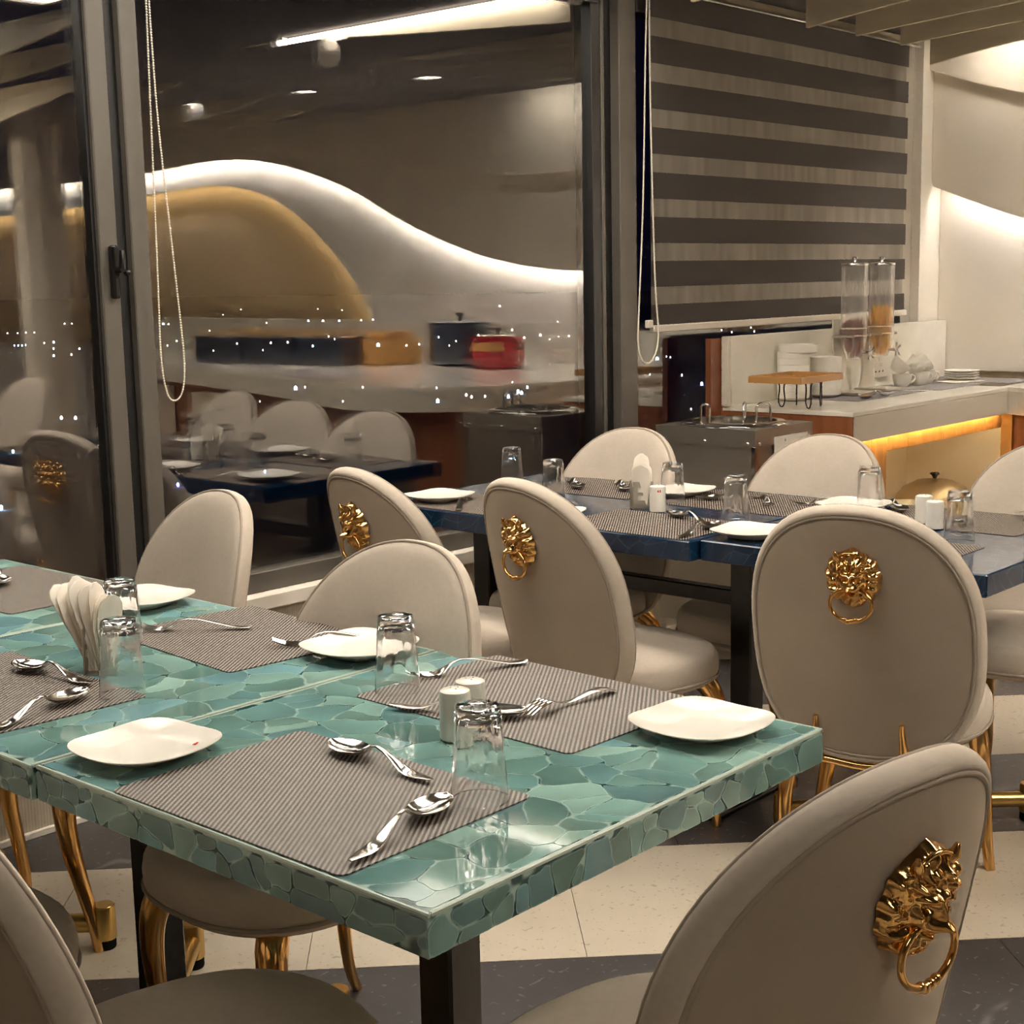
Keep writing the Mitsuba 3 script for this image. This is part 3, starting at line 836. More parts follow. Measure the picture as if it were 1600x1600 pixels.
def cells(w, h, size, aspect=1.0):
    """irregular flat pieces filling a w x h rectangle"""
    nx, ny = max(2, int(w / size)), max(1, int(h / (size * aspect)))
    P = []
    for i in range(-1, nx + 1):
        for j in range(-1, ny + 1):
            P.append(((i + rs.uniform(-0.25, 1.25)) * w / nx, (j + rs.uniform(-0.25, 1.25)) * h / ny))
    vor = shapely.voronoi_polygons(MultiPoint(P), extend_to=sbox(-1, -1, w + 1, h + 1))
    R = sbox(0, 0, w, h)
    out = []
    seed = int(rs.randint(1000))

    def warp(c):
        p = np.c_[c[:, :2] * 24, np.zeros(len(c))]
        e = np.c_[meshkit.noise(p, seed), meshkit.noise(p + 50, seed + 1)] - 0.5
        p2 = np.c_[c[:, :2] * 60, np.zeros(len(c))]
        e2 = np.c_[meshkit.noise(p2, seed + 2), meshkit.noise(p2 + 50, seed + 3)] - 0.5
        return c[:, :2] + e * size * 0.42 + e2 * size * 0.10
    for g in vor.geoms:
        g = Polygon(warp(np.array(g.segmentize(size * 0.22).exterior.coords))).buffer(0)
        if g.is_empty or g.geom_type != 'Polygon': continue
        g = shapely.affinity.translate(g, *(rs.uniform(-1, 1, 2) * 0.0011))
        q = g.intersection(R)
        if q.is_empty or q.geom_type != 'Polygon': continue
        rr_ = rs.uniform(0.0042, 0.0078)
        q = q.buffer(-rr_, quad_segs=2).buffer(rr_ - rs.uniform(0.0005, 0.0010), quad_segs=2).simplify(0.00045)
        if q.is_empty or q.geom_type != 'Polygon' or q.area < 2.5e-5: continue
        out.append(q)
    return out


def table_base(g, cx, cy, ztop, arms=True, deg=0):
    part(g, 'column', (bx(cx - 0.032, cx + 0.032, cy - 0.032, cy + 0.032, 0.05 if arms else 0.0, ztop, 0.004), BLACK))
    if not arms:
        part(g, 'foot_plate', (bx(cx - 0.2, cx + 0.2, cy - 0.04, cy + 0.04, 0.0, 0.012, 0.003), BLACK))
        return
    b = part(g, 'base', (lathe([(0, 0.03), (0.055, 0.03), (0.055, 0.085), (0.03, 0.10), (0, 0.10)], 20), GOLD2), place(cx, cy))
    for k in range(4):
        a = PI / 4 + k * PI / 2 + math.radians(deg)
        ca, sa = math.cos(a), math.sin(a)
        r = 0.315
        arm = part(b, 'arm', (tube([(cx + 0.03 * ca, cy + 0.03 * sa, 0.062), (cx + r * ca, cy + r * sa, 0.055)], 0.020, 14), GOLD2))
        cap = lathe([(0, 0.022), (0.023, 0.022), (0.024, 0.025), (0.024, 0.092), (0.021, 0.096), (0, 0.096)], 18)
        gl = lathe([(0, 0), (0.020, 0), (0.022, 0.004), (0.022, 0.020), (0, 0.022)], 16)
        part(b, 'end_cap', (cap, GOLD2), place(cx + r * ca, cy + r * sa))
        part(b, 'glide', (gl, RUBBER), place(cx + r * ca, cy + r * sa))


def agate_table(x0, x1, y0, y1, label, size, group=None, ztop=0.75, sides='wesn'):
    g = thing('agate_table', label, 'table', group)
    e = 0.006
    part(g, 'slab', (bx(x0 + 0.001, x1 - 0.001, y0 + 0.001, y1 - 0.001, ztop - 0.05, ztop - 0.0004, 0.0015), SLAB, 20))
    # pale resin lips along the upper edges
    for (a, b, c, d_) in ((x0, x0 + e, y0, y1), (x1 - e, x1, y0, y1), (x0 + e, x1 - e, y0, y0 + e), (x0 + e, x1 - e, y1 - e, y1)):
        part(g, 'resin_edge', (bx(a, b, c, d_, ztop - 0.006, ztop, 0.002), RESINEDGE))
    w, h = x1 - x0 - 2 * e, y1 - y0 - 2 * e
    todo = []
    for q in cells(w, h, size):
        m, C = shard_mesh(q, -0.0012, 0.0, TONES[rs.randint(len(TONES))] * rs.uniform(1.0, 1.3))
        m.vertices = m.vertices + [x0 + e, y0 + e, ztop]
        todo.append((m, C))
    for sd in sides:
        L = (y1 - y0) if sd in 'we' else (x1 - x0)
        for q in cells(L, 0.0425, size * 0.95, 0.75):
            m, C = shard_mesh(q, -0.0012, 0.0, TONES[rs.randint(len(TONES))] * rs.uniform(0.8, 1.1))
            v = m.vertices
            if sd == 'w': nv = np.c_[x0 - v[:, 2] * 1, y1 - v[:, 0], ztop - 0.0495 + v[:, 1]]
            if sd == 'e': nv = np.c_[x1 + v[:, 2], y0 + v[:, 0], ztop - 0.0495 + v[:, 1]]
            if sd == 's': nv = np.c_[x0 + v[:, 0], y0 - v[:, 2] * 1, ztop - 0.0495 + v[:, 1]]
            if sd == 'n': nv = np.c_[x1 - v[:, 0], y1 + v[:, 2], ztop - 0.0495 + v[:, 1]]
            todo.append((trimesh.Trimesh(nv, m.faces, process=False), C))
    todo.sort(key=lambda t: -t[0].area)
    for m, C in todo[:299]:
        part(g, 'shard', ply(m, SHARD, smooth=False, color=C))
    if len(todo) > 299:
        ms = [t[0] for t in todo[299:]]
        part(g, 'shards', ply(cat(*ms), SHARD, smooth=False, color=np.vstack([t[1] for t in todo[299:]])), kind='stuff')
    return g


G1 = agate_table(0.973, 1.757, 1.000, 1.742, 'green agate table nearest the camera, its corner pointing to the bottom of the photo', 0.058)
table_base(G1, 1.365, 1.36, 0.70)
G2 = agate_table(0.966, 1.742, 1.748, 2.462, 'green agate table joined to the left of the nearest one, under the napkin holder', 0.062, sides='we')
table_base(G2, 1.43, 2.165, 0.70)
G3 = agate_table(0.966, 1.735, 2.467, 3.18, 'green agate table at the left edge, closest to the window', 0.072, sides='wen')
table_base(G3, 1.365, 2.83, 0.70)


def blue_table(x0, x1, y0, y1, label):
    g = thing('agate_table', label, 'table')
    part(g, 'slab', (bx(x0, x1, y0, y1, 0.70, 0.75, 0.003), BLUE, 20))
    return g


B1 = blue_table(2.885, 3.655, 1.262, 1.983, 'dark blue agate table at the right, with an empty glossy corner')
table_base(B1, 3.275, 1.625, 0.70)
B2 = blue_table(2.850, 3.640, 1.989, 3.10, 'long dark blue agate table near the window, holding the second napkin holder')
for cy in (2.045, 2.965):
    table_base(B2, 3.19, cy, 0.70, arms=False)
part(B2, 'stretcher', (bx(3.17, 3.21, 2.077, 2.933, 0.525, 0.565, 0.003), BLACK))


# ---- placemats
def placemat(x0, x1, y0, y1, deg, label, z=0.75):
    w, h = (x1 - x0) / 2, (y1 - y0) / 2
    p = sbox(-w, -h, w, h).buffer(-0.012).buffer(0.012, quad_segs=4)
    m = extr(p, 0.0016)
    solid('placemat', (mv(rot(m, deg, [0, 0, 1]), (x0 + x1) / 2, (y0 + y1) / 2, z + 0.0003), MATW, False), label, 'placemat')


placemat(0.979, 1.294, 1.137, 1.572, 0.3, 'woven grey placemat at the near edge of the closest green table, with two spoons')
placemat(1.452, 1.770, 1.200, 1.640, -1.5, 'woven grey placemat at the far side of the closest green table, with a fork')
placemat(0.970, 1.268, 1.905, 2.345, -2.0, 'woven grey placemat at the left edge holding two spoons beside the napkin holder')
placemat(1.440, 1.750, 1.895, 2.300, -5, 'woven grey placemat behind the left tumblers, partly under a plate of the green tables')
placemat(1.425, 1.720, 2.613, 3.06, 1, 'woven grey placemat in the far left corner of the green tables')
placemat(2.856, 3.150, 2.010, 2.43, 0, 'woven placemat on the blue table just right of the middle lion chair back')
placemat(2.862, 3.145, 2.60, 3.03, 0, 'woven placemat on the blue table behind the leftmost lion chair')
placemat(3.300, 3.600, 2.52, 2.95, 0, 'woven placemat on the far side of the blue table before the steel warmer')
placemat(3.290, 3.610, 1.995, 2.42, 0, 'smooth grey placemat on the far side of the blue table before the counter end')
placemat(2.895, 3.180, 1.395, 1.82, 0, 'placemat on the blue table hidden behind the centre lion chair, its corner by a tumbler')
placemat(3.345, 3.645, 1.395, 1.83, 0, 'woven placemat on the far side of the right blue table')


# ---- plates
def plate_mesh():
    t = np.arange(64) * 2 * PI / 64
    ux, uy = np.array([se(a, 1, 1, 3.3) for a in t]).T
    corner = (np.hypot(ux, uy) - 1) / 0.23
    rings = []
    top = [(0.10, 0.0065, 0), (0.45, 0.0068, 0), (0.62, 0.0085, 0), (0.80, 0.0125, 0.2), (0.95, 0.0165, 0.8), (0.995, 0.0182, 1)]
    bot = [(1.0, 0.0172, 1), (0.95, 0.0145, 0.8), (0.78, 0.0095, 0.2), (0.62, 0.0045, 0), (0.56, 0.0, 0), (0.52, 0.0, 0), (0.50, 0.0028, 0), (0.10, 0.0032, 0)]
    for r, z, c in bot[::-1] + top[::-1]:
        rings.append(np.c_[0.090 * ux * r, 0.090 * uy * r, z + 0.005 * c * np.clip(corner, 0, 1)])
    return loft(rings)


PLATE = shape(plate_mesh(), PORC, 40)
def plate_height(dx, dy):
    u, v = abs(dx) / 0.090, abs(dy) / 0.090
    r = (u ** 3.3 + v ** 3.3) ** (1 / 3.3)
    c = (math.hypot(u, v) / max(r, 1e-6) - 1) / 0.23
    return float(np.interp(r, [0.1, 0.45, 0.62, 0.80, 0.95, 0.995], [0.0065, 0.0068, 0.0085, 0.0125, 0.0165, 0.0182]) + 0.005 * max(0, min(1, c)) * np.interp(r, [0.62, 0.8, 0.95, 1], [0, 0.2, 0.8, 1]))


marks = cat(*[mv(extr(Polygon([(0, 0), (0.0045, 0), (0.0080, 0.0105), (0.0035, 0.0105)]), 0.0006), dx, 0, 0) for dx in (0, 0.0078)])


def plate(x, y, z, deg, label, mark=None, tilt=None):
    to = place(x, y, z, deg)
    k = solid('side_plate', PLATE, label, 'plate', to=to)
    if mark:
        part(k, 'printed_mark', (rot(marks, mark[2], [0, 0, 1]), RED, False), T().translate([mark[0], mark[1], z + plate_height(*(np.array([[math.cos(math.radians(deg)), math.sin(math.radians(deg))], [-math.sin(math.radians(deg)), math.cos(math.radians(deg))]]) @ [mark[0] + 0.003 - x, mark[1] - y])) + 0.0010]), label='small red printed mark')
    return k


plate(1.092, 1.660, 0.7505, 4, 'white pillow-shaped plate on the seam of the green tables, small red mark on it', (1.139, 1.619, -50))
plate(1.640, 1.125, 0.7505, -3, 'white pillow-shaped plate on the right-hand end of the closest green table')
plate(1.640, 1.830, 0.7522, 3, 'white plate behind the second tumbler at the far side of the green tables')
plate(1.640, 2.470, 0.7522, 8, 'white plate almost hidden behind the stacked-looking tumblers at left')
plate(2.985, 2.96, 0.7522, 0, 'white plate on the blue table behind the leftmost lion chair')
plate(3.46, 2.445, 0.7522, 0, 'white plate behind a tumbler on the far side of the blue table')
plate(2.99, 1.905, 0.7522, 6, 'white plate on the blue table left of the centre lion chair')
plate(3.49, 1.905, 0.7522, 0, 'white plate just above the centre lion chair back')
plate(2.93, 2.50, 0.7522, 5, 'white plate half hidden behind the middle lion chair')


# ---- tumblers, upside down
def tumbler_mesh():
    def mod(z, a):
        k = np.clip((z - 0.046) / 0.008, 0, 1) * np.clip((0.1135 - z) / 0.004, 0, 1)
        w = 2 * PI / 11
        f = math.cos(w / 2) / np.cos((a % w) - w / 2)
        return 1 + k * (f * 1.018 - 1) if z > 0.03 else np.ones(len(a))
    pr = [(0, 0.1185), (0.012, 0.1192), (0.022, 0.120), (0.0265, 0.119), (0.0285, 0.116), (0.0288, 0.111), (0.0294, 0.100), (0.0305, 0.080), (0.0318, 0.060), (0.0324, 0.054), (0.0330, 0.046), (0.0335, 0.040), (0.0346, 0.020), (0.0357, 0.004), (0.0360, 0.001), (0.0352, 0.0),
          (0.0343, 0.0012), (0.0334, 0.015), (0.0323, 0.035), (0.0300, 0.060), (0.0275, 0.085), (0.0262, 0.098), (0.0225, 0.1045), (0.0, 0.106)]
    return lathe(pr[::-1], 88, lambda z, a: mod(z, a))


tm = tumbler_mesh()
if tm.volume < 0: tm.invert()
TUMB = shape(tm, GLASS, 22)
for x, y, z, lb in ((1.246, 1.181, 0.7521, 'upside-down fluted glass tumbler closest to the camera, beside a spoon'), (1.521, 1.612, 0.7521, 'upside-down fluted tumbler by the fork on the far placemat, left of the shakers'),
                    (1.241, 1.940, 0.7521, 'upside-down tumbler right of the white napkins, the nearer of two'), (1.425, 2.215, 0.7505, 'upside-down tumbler right of the white napkins, the further of two'),
                    (3.286, 2.350, 0.7505, 'tumbler on the blue table beside the white shaker'), (3.160, 2.060, 0.7505, 'tumbler on the blue table right of the shaker, in front of a plate'),
                    (3.215, 1.478, 0.7505, 'tumbler at the right of the blue tables near the empty glossy corner'), (3.330, 2.985, 0.7505, 'tumbler furthest left on the blue tables, before the dark window'),
                    (3.165, 2.680, 0.7505, 'tumbler half hidden behind the middle lion chair'), (3.500, 1.862, 0.7522, 'tumbler standing above the centre lion chair back')):
    solid('tumbler', TUMB, lb, 'glass', to=place(x, y, z, 13 * x + 40 * y))


# ---- shakers
def shaker(x, y, label, mark=False, s=1.0):
    k = solid('shaker', (lathe([(0, 0), (0.020, 0), (0.0215, 0.002), (0.0215, 0.062), (0.0205, 0.067), (0.015, 0.0695), (0, 0.071)], 32), PORC), label, 'shaker', to=place(x, y, 0.7522, 0, s))
    for a in range(3):
        part(k, 'hole', (lathe([(0, 0), (0.0011, 0), (0.0011, 0.0006), (0, 0.0007)], 8), RUBBER), T().translate([x + 0.006 * math.cos(2.1 * a), y + 0.006 * math.sin(2.1 * a), 0.7522 + 0.0702 * s]))
    if mark:
        mm = []
        for q in (0, 1):
            a = -2.42 + q * 0.26
            mm.append(mv(bx(-0.0016, 0.0016, -0.0004, 0.0004, 0, 0.006), 0, 0, 0))
            mm[-1] = rot(mm[-1], math.degrees(a) + 90, [0, 0, 1])
            mm[-1] = mv(mm[-1], 0.02155 * math.cos(a), 0.02155 * math.sin(a), 0.053)
        part(k, 'printed_mark', (cat(*mm), RED, False), place(x, y, 0.7522, 0, s), label='small red printed mark')


shaker(1.402, 1.372, 'white porcelain shaker behind the closest tumbler, the left one of a pair', s=1.02)
shaker(1.450, 1.388, 'white porcelain shaker behind the closest tumbler, the rear one of a pair', s=1.02)
shaker(3.172, 2.318, 'white porcelain shaker with a red mark beside the napkins on the blue table', True, 1.02)
shaker(3.408, 1.662, 'white shaker peeking over the centre lion chair, the left one of a pair')
shaker(3.340, 1.600, 'white shaker peeking over the centre lion chair, the right one of a pair')


# ---- napkin holders and napkins
def napkin_mesh(lean, bow, tip, wid, hh):
    """a folded paper napkin: a thin double leaf standing in local xz, leaning along x"""
    n = 16
    rings = []
    for i in range(n):
        t = i / (n - 1)
        zz = hh * t
        xx = lean * t ** 1.5 + bow * math.sin(t * PI)
        w = wid * (0.42 + 0.58 * min(1, t / 0.6)) * (1 if t < 0.8 else math.sqrt(max(0.02, 1 - ((t - 0.8) / 0.205) ** 2)))
        th = 0.0022 + 0.003 * t * (1 - t)
        a = np.arange(10) * 2 * PI / 10
        rings.append(np.c_[xx + th * np.cos(a) + tip * t * t * (w * np.sin(a)) * 6, w * np.sin(a), np.full(10, zz) + 0.0])
    return loft(rings)


def napkins(x, y, deg, hlabel, nlabel, grp, fan, n, s=1.0, turn=0):
    g = thing('napkin_holder', hlabel, 'napkin holder')
    to = place(x, y, 0.7505, deg)
    hw = 0.020
    for q in (-1, 1):
        pl = sbox(-0.028, 0, 0.028, 0.078)
        for cx_, cz_ in ((0, 0.055), (0, 0.033)):
            pl = pl.difference(sbox(cx_ - 0.014, cz_ - 0.005, cx_ + 0.014, cz_ + 0.005).buffer(0.002))
        part(g, 'side_plate', (rot(mv(xz_plate(pl, -0.0008, 0.0008)), 90, [0, 0, 1]).apply_translation([q * hw, 0, 0]), BRUSHED), to)
    part(g, 'bottom', (bx(-hw, hw, -0.028, 0.028, 0.0, 0.0015), BRUSHED), to)
    for i in range(n):
        t = i / (n - 1) * 2 - 1
        m = napkin_mesh(fan[0] * t + fan[1], 0.004 * math.sin(3 * i), 0.05 * math.sin(5 * i), 0.026 + 0.004 * math.sin(2 * i), (0.150 - 0.022 * abs(t) + 0.008 * math.sin(4 * i)) * s)
        solid('napkin', (mv(rot(m, turn + 9 * math.sin(7 * i), [0, 0, 1]), t * 0.014, 0, 0.003), NAPKIN, 50), nlabel, 'napkin', grp, to=to)


napkins(1.300, 2.092, 42 + 90, 'steel napkin holder on the green tables beside two tumblers', 'folded white paper napkin fanned out of the holder on the green tables', 'napkins in the holder on the green tables', (0.056, 0.040), 9, 1.0, -38)
napkins(3.190, 2.385, 50, 'steel napkin holder on the blue table beside the marked shaker', 'folded white paper napkin in the holder on the blue table', 'napkins in the holder on the blue table', (0.018, 0.0), 5, 0.95, -30)


# ---- cutlery
def strip(us, ws, zs, dish, th=0.0016, nv=9):
    """curved strip along x: us stations, ws half widths, zs heights, dish depth of the hollow; closed top and bottom"""
    v = np.linspace(-1, 1, nv)
    top, bot = [], []
    for u, w, z, d_ in zip(us, ws, zs, dish):
        zz = z - d_ * (1 - v ** 2)
        e = 1 - np.abs(v) ** 6 * 0.6
        top.append(np.c_[np.full(nv, u), w * v, zz + th * 0.5 * e])
        bot.append(np.c_[np.full(nv, u), w * v, zz - th * 0.5 * e])
    rings = [np.vstack([a, b[::-1]]) for a, b in zip(top, bot)]
    return loft(rings)


def spoon_mesh(L=0.205):
    s = L / 0.205
    u = np.r_[0, 0.0018, 0.005, 0.010, 0.020, 0.032, 0.046, 0.058, 0.068, 0.075, 0.080, 0.083, 0.088, 0.090, 0.110, 0.130, 0.150, 0.170, 0.185, 0.197, 0.203, 0.205]
    w = np.r_[0.0015, 0.0068, 0.0116, 0.0164, 0.0206, 0.0236, 0.0242, 0.0209, 0.0165, 0.0110, 0.0066, 0.0042, 0.0034, 0.0034, 0.0042, 0.0055, 0.0072, 0.0090, 0.0102, 0.0098, 0.0070, 0.0030]
    z = np.r_[0.0120, 0.0118, 0.0115, 0.0112, 0.0110, 0.0108, 0.0108, 0.0112, 0.0120, 0.0132, 0.0150, 0.0178, 0.0220, 0.0240, 0.0215, 0.0165, 0.0110, 0.0062, 0.0042, 0.0044, 0.0056, 0.0062]
    d_ = np.r_[0.0, 0.0012, 0.0028, 0.0048, 0.0068, 0.0080, 0.0080, 0.0068, 0.0045, 0.0020, 0.0006, -0.0006, -0.0012, -0.0012, -0.0010, -0.0008, -0.0006, -0.0005, -0.0004, -0.0003, -0.0002, 0]
    u = np.r_[u[:13], np.linspace(0.098, 0.205, 9)]
    return strip(u * s, w, z, d_)


def fork_mesh(L=0.205):
    s = L / 0.205
    u = np.r_[0.044, 0.050, 0.056, 0.062, 0.068, 0.075, 0.090, 0.110, 0.130, 0.150, 0.170, 0.185, 0.197, 0.203, 0.205]
    w = np.r_[0.0132, 0.0134, 0.0122, 0.0090, 0.0055, 0.0040, 0.0036, 0.0042, 0.0055, 0.0072, 0.0090, 0.0102, 0.0098, 0.0070, 0.0030]
    z = np.r_[0.0035, 0.0042, 0.0065, 0.0100, 0.0140, 0.0185, 0.0215, 0.0200, 0.0155, 0.0105, 0.0060, 0.0042, 0.0044, 0.0056, 0.0062]
    m = strip(u * s, w, z, u * 0 - 0.0005)
    tn = []
    for q in (-1.5, -0.5, 0.5, 1.5):
        tn.append(tube(spline([(0.0, q * 0.0074, 0.0150), (0.012, q * 0.0075, 0.0085), (0.028, q * 0.0076, 0.0040), (0.046, q * 0.0076, 0.0034)], 10), [0.0008, 0.0014, 0.0018, 0.0020, 0.0021, 0.0021, 0.0021, 0.0021, 0.0021, 0.0021], 7))
    for t in tn:
        t.vertices = t.vertices * [s, 1, 1]
    return cat(m, *tn)


def fork_down_mesh(L=0.19):
    s = L / 0.205
    u = np.r_[0.044, 0.050, 0.056, 0.062, 0.068, 0.075, 0.090, 0.110, 0.130, 0.150, 0.170, 0.185, 0.197, 0.203, 0.205]
    w = np.r_[0.0132, 0.0134, 0.0128, 0.0100, 0.0062, 0.0045, 0.0038, 0.0044, 0.0055, 0.0072, 0.0090, 0.0102, 0.0098, 0.0070, 0.0030]
    z = np.r_[0.0165, 0.0165, 0.0150, 0.0128, 0.0105, 0.0080, 0.0048, 0.0050, 0.0075, 0.0105, 0.0110, 0.0085, 0.0045, 0.0022, 0.0014]
    m = strip(u * s, w, z, u * 0 - 0.0005, 0.0022)
    tn = []
    for q in (-1.5, -0.5, 0.5, 1.5):
        t = tube(spline([(0.0, q * 0.0074, 0.0012), (0.012, q * 0.0075, 0.0072), (0.028, q * 0.0076, 0.0135), (0.046, q * 0.0076, 0.0165)], 10), [0.0010, 0.0016, 0.0020, 0.0022, 0.0023, 0.0023, 0.0023, 0.0023, 0.0023, 0.0023], 7)
        t.vertices = t.vertices * [s, 1, 1]
        tn.append(t)
    return cat(m, *tn)


FORKD = shape(fork_down_mesh(), STEEL, 50)
SPOON, FORK = shape(spoon_mesh(0.215), STEEL, 50), shape(fork_mesh(0.21), STEEL, 50)


def cutlery(kind, a, b, label, z=0.7524):
    """from the bowl or tine tip a towards the handle end b"""
    d_ = math.degrees(math.atan2(b[1] - a[1], b[0] - a[0]))
    L = math.hypot(b[0] - a[0], b[1] - a[1])
    to = T().translate([a[0], a[1], z]).rotate([0, 0, 1], d_)
    return solid(kind.split('_')[0], {'spoon': SPOON, 'fork': FORK, 'fork_down': FORKD}[kind], label, kind.split('_')[0], to=to)


cutlery('spoon', (1.267, 1.478), (1.246, 1.262), 'spoon on the near placemat pointing towards the plate, its handle towards the closest tumbler')
cutlery('spoon', (1.212, 1.205), (0.992, 1.147), 'spoon on the near placemat with its bowl against the rim of the closest tumbler')
cutlery('spoon', (1.223, 2.229), (1.236, 2.012), 'spoon at the left edge in front of the napkin holder')
cutlery('spoon', (1.203, 1.984), (1.004, 1.918), 'spoon at the left edge, bowl below the napkin holder and tumblers')
cutlery('fork', (1.500, 2.279), (1.643, 2.120), 'fork behind the further of the two left tumblers')
cutlery('fork', (1.575, 1.985), (1.735, 1.86), 'fork with its tines left of the plate beyond the second tumbler')
cutlery('fork', (1.572, 1.642), (1.755, 1.560), 'fork right behind the second tumbler')
cutlery('fork_down', (1.530, 1.358), (1.716, 1.341), 'fork in the middle of the far placemat, right of the shakers')
cutlery('spoon', (1.535, 1.355), (1.468, 1.500), 'spoon mostly hidden behind the shakers, its bowl tip right of the closest tumbler', 0.7526)
cutlery('spoon', (1.55, 2.86), (1.65, 3.06), 'spoon on the far left placemat of the green tables')
for kind, a, b, lb in (('fork', (3.02, 2.90), (2.89, 2.79), 'fork beside the plate behind the leftmost lion chair'), ('spoon', (3.365, 2.745), (3.50, 2.90), 'spoon on the far placemat before the steel warmer, left one'),
                       ('spoon', (3.405, 2.60), (3.52, 2.72), 'spoon on the far placemat before the steel warmer, right one'), ('spoon', (3.140, 2.257), (3.06, 2.07), 'spoon on the blue placemat right of the marked shaker'),
                       ('fork', (2.93, 2.45), (2.88, 2.62), 'fork lying by the plate half hidden behind the middle lion chair'), ('spoon', (3.07, 2.055), (2.865, 2.03), 'spoon on the blue placemat edge left of the plate by the centre chair'),
                       ('spoon', (3.39, 2.345), (3.53, 2.21), 'spoon behind the tumbler by the shaker, before the counter end'), ('fork', (3.385, 2.10), (3.53, 2.21), 'fork on the smooth grey placemat before the counter end, left one'),
                       ('fork', (3.455, 2.075), (3.56, 1.98), 'fork beside the plate above the centre lion chair'), ('spoon', (3.50, 1.765), (3.60, 1.85), 'spoon right of the tumbler above the centre lion chair'),
                       ('spoon', (3.10, 1.455), (2.94, 1.50), 'spoon by the tumbler near the empty glossy blue corner'), ('fork', (3.40, 1.56), (3.56, 1.62), 'fork behind the tumbler at the right of the blue tables'),
                       ('fork', (3.49, 1.415), (3.62, 1.50), 'fork at the right edge on the far placemat of the right blue table')):
    cutlery(kind, a, b, lb)

# ================================================================ BUFFET
ZC_ = 0.868         # counter height
YF, YB = 2.655, 3.205
wc = thing('buffet_counter', 'white buffet counter under the window with a warm glowing wooden front', 'counter')
part(wc, 'worktop', (bx(4.852, 6.25, YF, YB + 0.03, ZC_ - 0.018, ZC_, 0.002), QUARTZ))
part(wc, 'apron', (bx(4.868, 6.25, YF, YF + 0.02, ZC_ - 0.115, ZC_ - 0.018), SOLIDW, False), label='white front edge')
part(wc, 'backsplash', (bx(4.862, 6.74, YB - 0.012, YB + 0.02, ZC_, 1.142, 0.002), QUARTZ))
part(wc, 'backsplash_edge', (bx(4.838, 4.862, YB - 0.012, YB + 0.02, ZC_, 1.142, 0.003), SOLIDW))
lp_ = Polygon([(YF + 0.004, 0), (YB + 0.05, 0), (YB + 0.05, 1.128), (YB + 0.0215, 1.128), (YB + 0.0215, ZC_ - 0.019), (YF + 0.004, ZC_ - 0.019)])
part(wc, 'end_panel', (yz_plate(lp_, 4.846, 4.864), WOOD, False), label='dark brown wooden end panel')
part(wc, 'wall_strip', (bx(4.775, 4.845, YB + 0.025, YB + 0.05, 0.50, 1.135), WOOD, False))
xs = np.array([4.868, 4.99, 5.10, 5.225])
for a, b in zip(xs[:-1], xs[1:]):
    part(wc, 'plank', (bx(a + 0.0008, b - 0.0008, YF + 0.055, YF + 0.07, 0.0, ZC_ - 0.117, 0.0015), PLANK))
xs = np.array([5.225, 5.40, 5.50, 5.72, 5.84, 6.03, 6.14, 6.30])
for a, b in zip(xs[:-1], xs[1:]):
    part(wc, 'plank', (bx(a + 0.0008, b - 0.0008, YF + 0.055, YF + 0.07, ZC_ - 0.185, ZC_ - 0.117, 0.0015), PLANK))
part(wc, 'niche_wall', (bx(4.868, 6.40, YB, YB + 0.03, 0.0, ZC_ - 0.0185), CREAM, False))
part(wc, 'niche_side', (bx(5.225, 5.24, YF + 0.07, YB, 0.0, ZC_ - 0.118), CREAM, False))
part(wc, 'niche_side', (bx(6.385, 6.40, YF + 0.07, YB, 0.0, ZC_ - 0.118), CREAM, False))
part(wc, 'niche_top', (bx(5.24, 6.385, YF + 0.07, YB, ZC_ - 0.125, ZC_ - 0.118), CREAM, False))
part(wc, 'shelf', (bx(5.24, 6.385, YF + 0.07, YB, 0.27, 0.29), CREAM, False))
m = bx(4.90, 6.24, YF + 0.021, YF + 0.026, ZC_ - 0.112, ZC_ - 0.107)
part(wc, 'light_strip', {**shape(m, EMITTER, False), 'emitter': glow((1.0, 0.63, 0.22), UNDER_LED * 1.6)}, label='amber strip lamp under the white edge')
m = bx(5.30, 6.36, YF + 0.085, YF + 0.095, ZC_ - 0.135, ZC_ - 0.127)
part(wc, 'light_strip', {**shape(m, EMITTER, False), 'emitter': glow((1.0, 0.82, 0.46), UNDER_LED * 0.42)}, label='warm strip lamp inside the niche')
# socket plate on the backsplash
sp_ = part(wc, 'socket_plate', (bx(5.90, 6.15, YB - 0.020, YB - 0.012, 0.905, 1.01, 0.003), WALLW), label='white socket plate')
for i in range(3):
    for j in range(2):
        part(sp_, 'switch', (bx(5.925 + 0.062 * i, 5.955 + 0.062 * i, YB - 0.023, YB - 0.020, 0.955 + 0.025 * j, 0.972 + 0.025 * j, 0.001), SOLIDW))
for i in range(6):
    part(sp_, 'pin_hole', (bx(5.915 + 0.034 * i, 5.923 + 0.034 * i, YB - 0.0215, YB - 0.0195, 0.930, 0.938), RUBBER, False))

